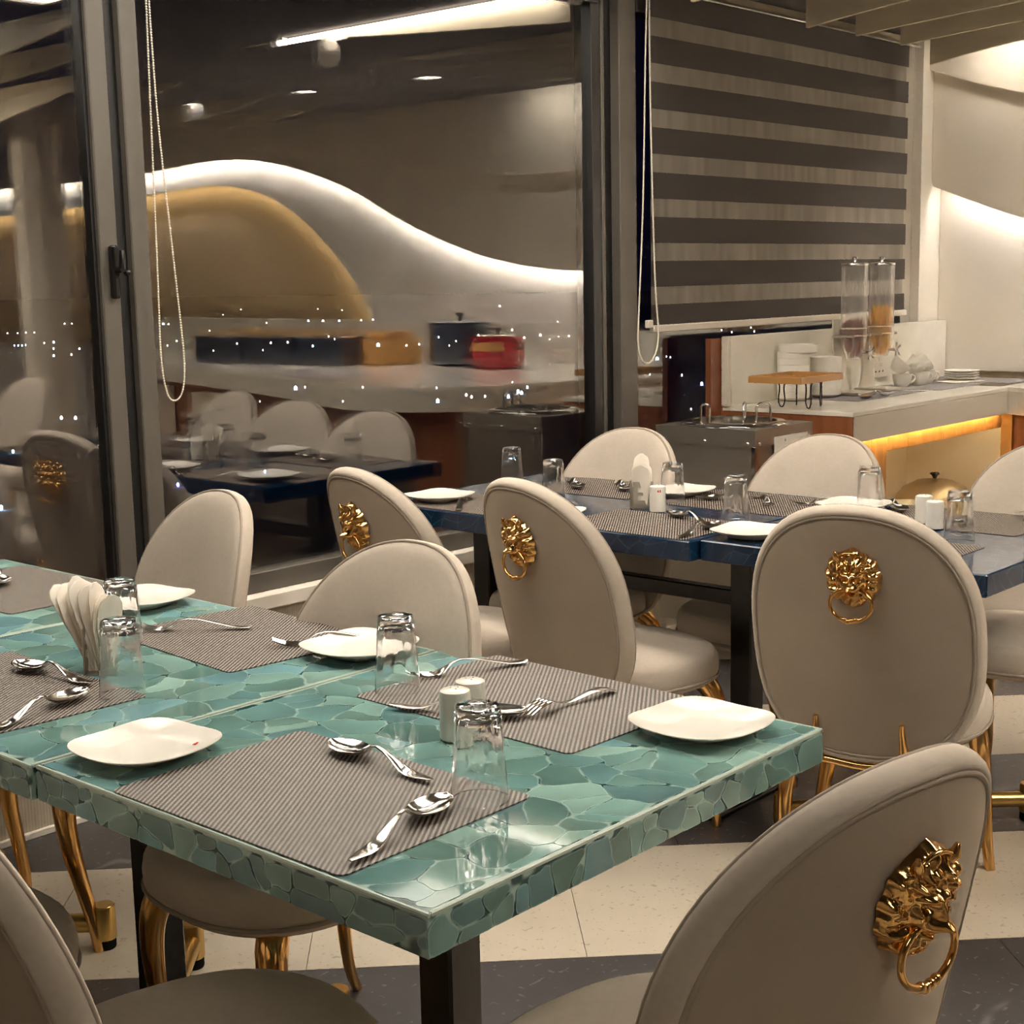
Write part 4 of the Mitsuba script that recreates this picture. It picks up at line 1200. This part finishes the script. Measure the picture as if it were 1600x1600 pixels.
# counter along the right wall, with a bulging front; mirrored in the window
fr = spline([(6.245, 2.70), (5.98, 2.30), (5.60, 2.06), (5.15, 1.93), (4.90, 1.70), (4.82, 1.35), (4.92, 0.95), (5.13, 0.38), (5.36, -0.45), (5.66, -1.55), (6.05, -2.7), (6.55, -3.9)], 70)
cp = Polygon([tuple(p) for p in fr] + [(6.74, -3.9), (6.74, 2.70)]).buffer(0)
rc = thing('buffet_counter', 'long curved white buffet counter mirrored in the large window, dark wood below', 'counter')
part(rc, 'worktop', (mv(extr(cp, 0.018), 0, 0, ZC_ - 0.018), QUARTZ, False))
part(rc, 'apron', (mv(extr(cp.buffer(-0.0015), 0.10), 0, 0, ZC_ - 0.118), SOLIDW, 30), label='white curved front edge')
ip = cp.buffer(-0.14).intersection(sbox(0, -5, 6.74, 2.69))
part(rc, 'body', (mv(extr(ip.union(sbox(6.30, 2.3, 6.74, 2.70)).union(sbox(6.4, -3.5, 6.74, 2.5)).buffer(0), ZC_ - 0.118), 0, 0, 0), WOOD, False), label='dark wooden curved front')
part(rc, 'side_panel', (bx(6.28, 6.74, 2.655, 2.705, 0, ZC_ - 0.119), LIGHTWOOD, False))
part(rc, 'backsplash', (bx(6.715, 6.735, -3.9, 2.55, ZC_, 1.108, 0.002), QUARTZ))
for s0_, s1_ in ((0.50, 0.575), (0.66, 0.70)):
    i0, i1 = int(70 * s0_), int(70 * s1_)
    sub = [tuple(p) for p in fr[i0:i1 + 1]]
    strip_ = shapely.LineString(sub).buffer(0.125, cap_style='flat').difference(shapely.LineString(sub).buffer(0.115, cap_style='flat')).intersection(cp)
    for g_ in getattr(strip_, 'geoms', [strip_]):
        if g_.area > 1e-3:
            part(rc, 'front_panel', (mv(extr(g_, 0.60), 0, 0, 0.10), CREAM, 30), label='pale front panel')
sp2 = part(rc, 'socket_plate', (bx(6.705, 6.715, 0.98, 1.22, 0.93, 1.03, 0.003), WALLW), label='white socket plate')
for i in range(3):
    part(sp2, 'switch', (bx(6.701, 6.705, 1.01 + 0.06 * i, 1.035 + 0.06 * i, 0.985, 1.005, 0.001), SOLIDW))
for i in range(6):
    part(sp2, 'pin_hole', (bx(6.7035, 6.7055, 1.0 + 0.034 * i, 1.008 + 0.034 * i, 0.955, 0.963), RUBBER, False))

# chafing crates, kettles, boxes on the mirrored counter
for k, (cx, cy, dg, lb) in enumerate(((6.02, -0.13, -10, 'dark crate on the mirrored counter, nearest the wooden box'), (5.95, -0.54, -10, 'dark crate on the mirrored counter, second from the wooden box'), (5.88, -0.95, -10, 'dark crate on the mirrored counter, furthest from the wooden box'))):
    g = thing('chafing_crate', lb, 'crate', 'dark crates on the mirrored counter')
    to = place(cx, cy, ZC_ + 0.0005, dg)
    part(g, 'box', (bx(-0.17, 0.17, -0.185, 0.185, 0, 0.165, 0.006), NAVY), to)
    part(g, 'rim', (cat(bx(-0.18, 0.18, -0.192, -0.178, 0.163, 0.175, 0.002), bx(-0.18, 0.18, 0.178, 0.192, 0.163, 0.175, 0.002), bx(-0.18, -0.166, -0.19, 0.19, 0.163, 0.175, 0.002), bx(0.166, 0.18, -0.19, 0.19, 0.163, 0.175, 0.002)), BRUSHED), to)
    for q, (a_, yy) in enumerate(((6, -0.06), (-8, 0.02), (3, 0.09))):
        t_ = thing('wooden_tongs', 'long brown wooden server lying on a dark crate on the mirrored counter', 'tongs', 'wooden servers on the dark crates')
        part(t_, 'handle', (rot(bx(-0.02, 0.02, -0.20, 0.20, 0, 0.010, 0.003), a_, [0, 0, 1]), LIGHTWOOD), T().translate([cx - 0.12 + 0.1 * q, cy + yy * 0.3, ZC_ + 0.176 + 0.0105 * q]).rotate([0, 0, 1], dg))
g = thing('wooden_box', 'honey wooden box on the mirrored counter beside the dark crates', 'box')
part(g, 'body', (bx(6.05, 6.33, 0.075, 0.30, ZC_ + 0.0005, ZC_ + 0.155, 0.004), LIGHTWOOD))
part(g, 'lid', (bx(6.08, 6.30, 0.09, 0.27, ZC_ + 0.1555, ZC_ + 0.20, 0.004), LIGHTWOOD))
BOWL = shape(lathe([(0, 0.0), (0.050, 0.0), (0.054, 0.004), (0.072, 0.034), (0.076, 0.055), (0.0735, 0.055), (0.069, 0.035), (0.050, 0.009), (0, 0.007)], 32), PORC, 35)
for i in range(3):
    solid('bowl', BOWL, 'white bowl in a low stack on the mirrored counter between wooden box and black kettle', 'bowl', 'bowls stacked on the mirrored counter', to=place(6.38, 0.36, ZC_ + 0.0005 + 0.030 * i))


def kettle(x, y, r, h, mt, label, lidmat):
    g = thing('soup_kettle', label, 'kettle')
    z = ZC_ + 0.0005
    part(g, 'body', (lathe([(0, 0), (r * 0.9, 0), (r * 0.97, 0.01), (r, 0.04), (r, h * 0.86), (r * 1.03, h * 0.88), (r * 1.03, h * 0.92), (r * 0.9, h * 0.93), (0, h * 0.93)], 40), mt), place(x, y, z))
    l = part(g, 'lid', (lathe([(0, h * 0.935), (r * 0.98, h * 0.935), (r * 0.98, h * 0.95), (r * 0.8, h * 0.99), (0, h * 1.02)], 36), lidmat), place(x, y, z))
    part(l, 'knob', (cat(tube([(0, 0, h * 1.01), (0, 0, h * 1.12)], 0.010, 10), ellipsoid((0, 0, h * 1.13), (0.028, 0.028, 0.014))), BLACK), place(x, y, z))
    for q in (-1, 1):
        part(g, 'handle', (tube(spline([(0, q * r, h * 0.72), (0, q * (r + 0.035), h * 0.73), (0, q * (r + 0.035), h * 0.62), (0, q * r, h * 0.62)], 14), 0.007, 8), BLACK), place(x, y, z))
    return g


kettle(6.33, 0.63, 0.185, 0.265, NAVY, 'big black soup kettle on the mirrored counter', NAVY)
rk = kettle(6.20, 1.05, 0.150, 0.195, REDPOT, 'red pot with steel lid on the mirrored counter', CHROME)
part(rk, 'sticker', (lathe([(0.1508, 0.10), (0.1508, 0.15)], 60).slice_plane([-0.11, 0, 0], [-1, 0, 0]), LIGHTWOOD), place(6.20, 1.05, ZC_, -12), label='small orange sticker')

# ---- steel plate warmer (dispenser trolley)
g = thing('plate_warmer', 'brushed steel plate warmer trolley with round well and wire handles, beside the counter end', 'trolley')
wx0, wx1, wy0, wy1, wz = 4.207, 4.585, 2.667, 3.08, 0.858
part(g, 'cabinet', (bx(wx0 + 0.008, wx1 - 0.008, wy0 + 0.008, wy1 - 0.008, 0.16, wz - 0.05, 0.003), BRUSHED))
hole = Point((wx0 + wx1) / 2, (wy0 + wy1) / 2).buffer(0.155, quad_segs=12)
part(g, 'top_plate', (mv(extr(sbox(wx0, wy0, wx1, wy1).difference(hole), 0.003), 0, 0, wz - 0.003), BRUSHED, False))
part(g, 'skirt', (cat(bx(wx0, wx0 + 0.003, wy0, wy1, wz - 0.06, wz - 0.003), bx(wx1 - 0.003, wx1, wy0, wy1, wz - 0.06, wz - 0.003), bx(wx0, wx1, wy0, wy0 + 0.003, wz - 0.06, wz - 0.003), bx(wx0, wx1, wy1 - 0.003, wy1, wz - 0.06, wz - 0.003)), BRUSHED, False))
cxw, cyw = (wx0 + wx1) / 2, (wy0 + wy1) / 2
part(g, 'well_ring', (lathe([(0.150, -0.05), (0.150, 0.010), (0.158, 0.014), (0.178, 0.010), (0.186, 0.001), (0.180, 0.0005), (0.158, 0.006), (0.154, -0.05)], 48), CHROME), place(cxw, cyw, wz))
part(g, 'well', (lathe([(0, -0.08), (0.150, -0.08), (0.150, -0.045)], 40), NAVY), place(cxw, cyw, wz))
for (a, b) in (((4.262, 2.925), (4.257, 2.885)), ((4.325, 2.79), (4.405, 2.835)), ((4.352, 2.755), (4.42, 2.74))):
    p = [(a[0], a[1], wz - 0.03), (a[0], a[1], wz + 0.045), (a[0], a[1], wz + 0.065), (a[0] + (b[0] - a[0]) * 0.2, a[1] + (b[1] - a[1]) * 0.2, wz + 0.076), (b[0] - (b[0] - a[0]) * 0.2, b[1] - (b[1] - a[1]) * 0.2, wz + 0.076), (b[0], b[1], wz + 0.065), (b[0], b[1], wz + 0.045), (b[0], b[1], wz - 0.03)]
    part(g, 'wire_handle', (tube(p, 0.0042, 8), CHROME))
for i in range(3):
    part(g, 'rivet', (ellipsoid((wx0 - 0.001, wy0 + 0.03 + 0.175 * i, wz - 0.047), (0.004, 0.007, 0.007), 1), CHROME))
    part(g, 'rivet', (ellipsoid((wx0 + 0.03 + 0.16 * i, wy0 - 0.001, wz - 0.047), (0.007, 0.004, 0.007), 1), CHROME))
part(g, 'corner_post', (bx(wx0 - 0.001, wx0 + 0.016, wy0 - 0.001, wy0 + 0.016, 0.15, wz - 0.055, 0.002), CHROME))
for x, y in ((wx0 + 0.05, wy0 + 0.05), (wx1 - 0.05, wy0 + 0.05), (wx0 + 0.05, wy1 - 0.05), (wx1 - 0.05, wy1 - 0.05)):
    c_ = part(g, 'caster', (cat(bx(x - 0.03, x + 0.03, y - 0.03, y + 0.03, 0.15, 0.162), bx(x - 0.022, x - 0.018, y - 0.03, y + 0.03, 0.05, 0.15), bx(x + 0.018, x + 0.022, y - 0.03, y + 0.03, 0.05, 0.15)), CHROME, False))
    part(c_, 'wheel', (rot(trimesh.creation.cylinder(radius=0.052, height=0.026, sections=24), 90, [0, 1, 0]).apply_translation([x, y, 0.0525]), RUBBER))
solid('paper_note', (bx(4.325, 4.545, wy0 - 0.0025, wy0 - 0.0015, 0.64, 0.826), PAPER, False), 'blank white paper sheet taped to the side of the steel plate warmer', 'paper')

# ---- runner mats on the counter
solid('runner_mat', (bx(5.27, 5.86, 2.86, 3.15, ZC_ + 0.0003, ZC_ + 0.0018), GREYMAT, False), 'dark grey mat on the counter under bowls and dispenser', 'mat')
solid('runner_mat', (bx(5.93, 6.40, 2.83, 3.17, ZC_ + 0.0003, ZC_ + 0.0018), GREYMAT, False), 'dark grey mat on the counter under the cups', 'mat')
solid('runner_mat', (bx(6.41, 6.70, 2.72, 3.18, ZC_ + 0.0022, ZC_ + 0.0036), GREYMAT, False), 'dark grey mat in the counter corner at the right edge', 'mat')

# ---- wooden tray on hairpin legs
g = thing('serving_stand', 'wooden serving tray on thin black hairpin legs at the counter end', 'tray stand')
tx0, tx1, ty0, ty1, tz = 4.735, 5.045, 2.805, 3.035, 0.974
part(g, 'tray', (cat(bx(tx0, tx1, ty0, ty1, tz, tz + 0.008), bx(tx0, tx1, ty0, ty0 + 0.012, tz + 0.006, tz + 0.026, 0.002), bx(tx0, tx1, ty1 - 0.012, ty1, tz + 0.006, tz + 0.026, 0.002), bx(tx0, tx0 + 0.012, ty0, ty1, tz + 0.006, tz + 0.026, 0.002), bx(tx1 - 0.012, tx1, ty0, ty1, tz + 0.006, tz + 0.026, 0.002), bx(4.885, 4.895, ty0, ty1, tz + 0.006, tz + 0.022)), LIGHTWOOD))
for x, y, dx, dy in ((4.885, 2.862, 0.012, 0.026), (4.895, 2.985, 0.0, 0.022), (5.000, 2.875, 0.02, 0.006), (5.005, 2.985, 0.02, 0.012)):
    p = spline([(x - dx, y - dy, tz), (x - dx * 0.6, y - dy * 0.6, tz - 0.06), (x - dx * 0.3, y - dy * 0.3, ZC_ + 0.008), (x, y, ZC_ + 0.0028), (x + dx * 0.3, y + dy * 0.3, ZC_ + 0.008), (x + dx * 0.6, y + dy * 0.6, tz - 0.06), (x + dx, y + dy, tz)], 26)
    part(g, 'hairpin_leg', (tube(p, 0.0027, 8), BLACK))

# ---- bowls stacked behind the tray
SB = shape(lathe([(0, 0.0), (0.046, 0.0), (0.056, 0.006), (0.0655, 0.012), (0.066, 0.037), (0.064, 0.0375), (0.0635, 0.014), (0.045, 0.008), (0, 0.007)], 36), PORC, 35)
for i in range(7):
    solid('bowl', SB, 'white bowl in the left, taller stack behind the wooden tray', 'bowl', 'white bowls in the taller stack', to=place(5.205, 3.12, ZC_ + 0.002 + 0.0268 * i))
for i in range(6):
    solid('bowl', SB, 'white bowl in the right, shorter stack next to the cereal dispenser', 'bowl', 'white bowls in the shorter stack', to=place(5.40, 3.085, ZC_ + 0.002 + 0.0258 * i))
solid('bowl', shape(lathe([(0, 0.0), (0.060, 0.0), (0.078, 0.008), (0.080, 0.038), (0.078, 0.038), (0.076, 0.011), (0.05, 0.008), (0, 0.007)], 36), PORC, 35), 'wider white bowl topping the left stack behind the wooden tray', 'bowl', to=place(5.215, 3.105, ZC_ + 0.0025 + 0.0268 * 7))

# ---- cereal dispenser: two stands
def dispenser(x, y, fill, cereal, fill_label, label):
    g = thing('cereal_dispenser', label, 'cereal dispenser')
    z = ZC_ + 0.002
    part(g, 'foot', (bx(x - 0.075, x + 0.075, y - 0.075, y + 0.075, z, z + 0.014, 0.004), BRUSHED))
    # curved white stand, open like a bracket
    po = Polygon([(-0.07, 0.0), (0.07, 0.0), (0.058, 0.035), (0.042, 0.08), (0.052, 0.15), (0.066, 0.185), (0.066, 0.30), (-0.066, 0.30), (-0.066, 0.185), (-0.052, 0.15), (-0.042, 0.08), (-0.058, 0.035)]).buffer(0.006).buffer(-0.006)
    bk = xz_plate(po, y + 0.050, y + 0.058)
    part(g, 'stand', (mv(bk, x, 0, z + 0.014), SOLIDW, 30))
    part(g, 'arm', (cat(*[bx(x - q * 0.066 - 0.004, x - q * 0.066 + 0.004, y - 0.05, y + 0.055, z + 0.24, z + 0.252, 0.002) for q in (-1, 1)]), BRUSHED))
    part(g, 'tube', (lathe([(0.054, z + 0.245), (0.054, 1.405)], 40), ACRYLIC), T().translate([x, y - 0.008, 0]))
    part(g, 'funnel', (lathe([(0.030, z + 0.150), (0.036, z + 0.165), (0.050, z + 0.205), (0.054, z + 0.245)], 40), ACRYLIC), T().translate([x, y - 0.008, 0]))
    for zz in (z + 0.245, z + 0.275):
        part(g, 'clamp_ring', (lathe([(0.0545, zz), (0.058, zz), (0.058, zz + 0.006), (0.0545, zz + 0.006), (0.0545, zz)], 36), SOLIDW), T().translate([x, y - 0.008, 0]))
    l = part(g, 'lid', (lathe([(0, 1.406), (0.056, 1.406), (0.057, 1.410), (0.055, 1.416), (0.02, 1.419), (0, 1.420)], 36), CHROME), T().translate([x, y - 0.008, 0]))
    part(l, 'knob', (lathe([(0, 1.419), (0.007, 1.420), (0.006, 1.428), (0.011, 1.434), (0.011, 1.440), (0, 1.443)], 20), CHROME), T().translate([x, y - 0.008, 0]))
    kx, ky, kz = x - 0.004, y - 0.075, z + 0.178
    kn = part(g, 'dial', (cat(tube([(kx, y - 0.05, kz), (kx, ky - 0.012, kz)], 0.006, 10), ellipsoid((kx, ky - 0.012, kz), (0.010, 0.008, 0.010))), CHROME))
    for q in range(5):
        a = q * 2 * PI / 5 + 0.5
        part(kn, 'spoke', (tube([(kx, ky - 0.010, kz), (kx + 0.018 * math.cos(a), ky - 0.012, kz + 0.018 * math.sin(a)), (kx + 0.032 * math.cos(a), ky - 0.014, kz + 0.032 * math.sin(a))], [0.003, 0.0045, 0.0055], 8), CHROME))
    r_ = np.random.RandomState(int(x * 100))
    fl_ = []
    zt = fill
    nfl = int(300 * (zt - z - 0.15) / 0.2)
    core = lathe([(0, z + 0.158), (0.016, z + 0.16), (0.030, z + 0.205), (0.034, z + 0.245), (0.036, zt - 0.012), (0, zt - 0.008)], 20)
    fl_.append(core)
    base_ = trimesh.creation.icosphere(subdivisions=1)
    for i in range(nfl):
        zz = r_.uniform(z + 0.165, zt)
        R_ = np.interp(zz, [z + 0.15, z + 0.165, z + 0.205, z + 0.245], [0.018, 0.022, 0.036, 0.041])
        a, rr = r_.uniform(0, 2 * PI), R_ * math.sqrt(r_.uniform(0.25, 1))
        m_ = base_.copy()
        m_.apply_scale([0.012, 0.0095, 0.0032])
        m_.vertices[:, 2] += 14 * (m_.vertices[:, 0] ** 2)
        m_.apply_transform(trimesh.transformations.random_rotation_matrix(r_.rand(3)))
        m_.apply_translation([x + rr * math.cos(a), y - 0.008 + rr * math.sin(a), zz])
        fl_.append(m_)
    solid('cereal', (cat(*fl_), cereal, 60), fill_label, 'cereal', kind='stuff')


dispenser(5.555, 3.05, 1.175, CHOCO, 'brown chocolate flakes in the left dispenser tube', 'left of the two tall clear cereal dispensers on the counter, a third full')
dispenser(5.80, 3.055, 1.228, CORNFLAKE, 'yellow cornflakes in the right dispenser tube', 'right of the two tall clear cereal dispensers on the counter, half full')
for (a, b) in (((5.36, 2.90), (5.56, 2.885)), ((5.42, 2.93), (5.60, 2.90))):
    d_ = math.degrees(math.atan2(b[1] - a[1], b[0] - a[0]))
    solid('spoon', SPOON, 'serving spoon on the dark mat before the cereal dispensers', 'spoon', 'serving spoons on the counter', to=T().translate([a[0], a[1], ZC_ + 0.003]).rotate([0, 0, 1], d_))

# ---- cups and saucers
def cup_mesh():
    return lathe([(0, 0.0), (0.024, 0.0), (0.026, 0.003), (0.037, 0.020), (0.042, 0.042), (0.043, 0.058), (0.041, 0.058), (0.0395, 0.042), (0.034, 0.020), (0.022, 0.006), (0, 0.005)], 32)


CUP = shape(cup_mesh(), PORC, 40)
CH_ = shape(tube(spline([(0.041, 0, 0.048), (0.058, 0, 0.050), (0.066, 0, 0.038), (0.058, 0, 0.022), (0.038, 0, 0.020)], 16), 0.0042, 8), PORC, 60)


def cup(x, y, z, deg, label, tilt=0, grp=None):
    g = thing('cup', label, 'cup', grp)
    to = T().translate([x, y, z]).rotate([0, 0, 1], deg)
    if tilt: to = to @ T().rotate([1, 0, 0], tilt)
    part(g, 'body', CUP, to)
    part(g, 'handle', CH_, to)


for i, (x, y) in enumerate(((6.03, 3.06), (6.15, 3.035), (6.26, 3.055))):
    cup(x, y, ZC_ + 0.002, -30, ('white cup at the left of the lower row on the counter', 'white cup in the middle of the lower row on the counter', 'white cup at the right of the lower row on the counter')[i])
for i, (x, y, tl) in enumerate(((6.005, 3.085, 42), (6.125, 3.075, 50), (6.225, 3.085, 55))):
    cup(x, y, ZC_ + 0.070, 34 + 8 * i, ('tilted white cup lying on the left lower cup', 'tilted white cup lying on the middle lower cup', 'tilted white cup lying on the right lower cup')[i], tl)
SAUCER = shape(lathe([(0, 0), (0.035, 0), (0.05, 0.004), (0.078, 0.012), (0.080, 0.014), (0.078, 0.015), (0.05, 0.008), (0, 0.005)], 36), PORC, 40)
for i in range(4):
    solid('saucer', SAUCER, 'white saucer in the small stack right of the cups', 'saucer', 'saucers stacked right of the cups', to=place(6.475, 2.985, ZC_ + 0.006 + 0.0105 * i))
nk = rot(extr(Polygon([(-0.09, -0.05), (0.10, -0.06), (0.08, 0.05), (-0.08, 0.06)]).buffer(0.004), 0.002), -15, [0, 0, 1])
solid('napkin', (mv(nk, 6.40, 2.965, ZC_ + 0.0042), NAPKIN, False), 'flat white paper napkin under the saucer stack on the counter', 'napkin')

# ---- things in the lit niche
g = thing('cloche', 'dull silver domed cloche in the glowing niche under the counter', 'cloche')
part(g, 'dome', (lathe([(0.19, 0), (0.19, 0.006), (0.178, 0.06), (0.14, 0.115), (0.08, 0.145), (0, 0.155)], 40), DULLSILVER), place(6.19, 2.97, 0.291))
part(g, 'knob', (lathe([(0, 0.152), (0.008, 0.156), (0.012, 0.168), (0.022, 0.176), (0.018, 0.182), (0, 0.183)], 20), BLACK), place(6.19, 2.97, 0.291))
solid('salad_bowl', (lathe([(0, 0), (0.05, 0), (0.06, 0.006), (0.11, 0.05), (0.125, 0.095), (0.121, 0.095), (0.105, 0.052), (0.055, 0.011), (0, 0.008)], 40), PORC, 35), 'wide cream bowl in the glowing niche, left of the cloche', 'bowl', to=place(5.80, 2.90, 0.291))
solid('storage_box', (bx(5.72, 5.98, 2.745, 2.80, 0.291, 0.325, 0.006), PORC), 'low cream box at the front of the glowing niche', 'box')
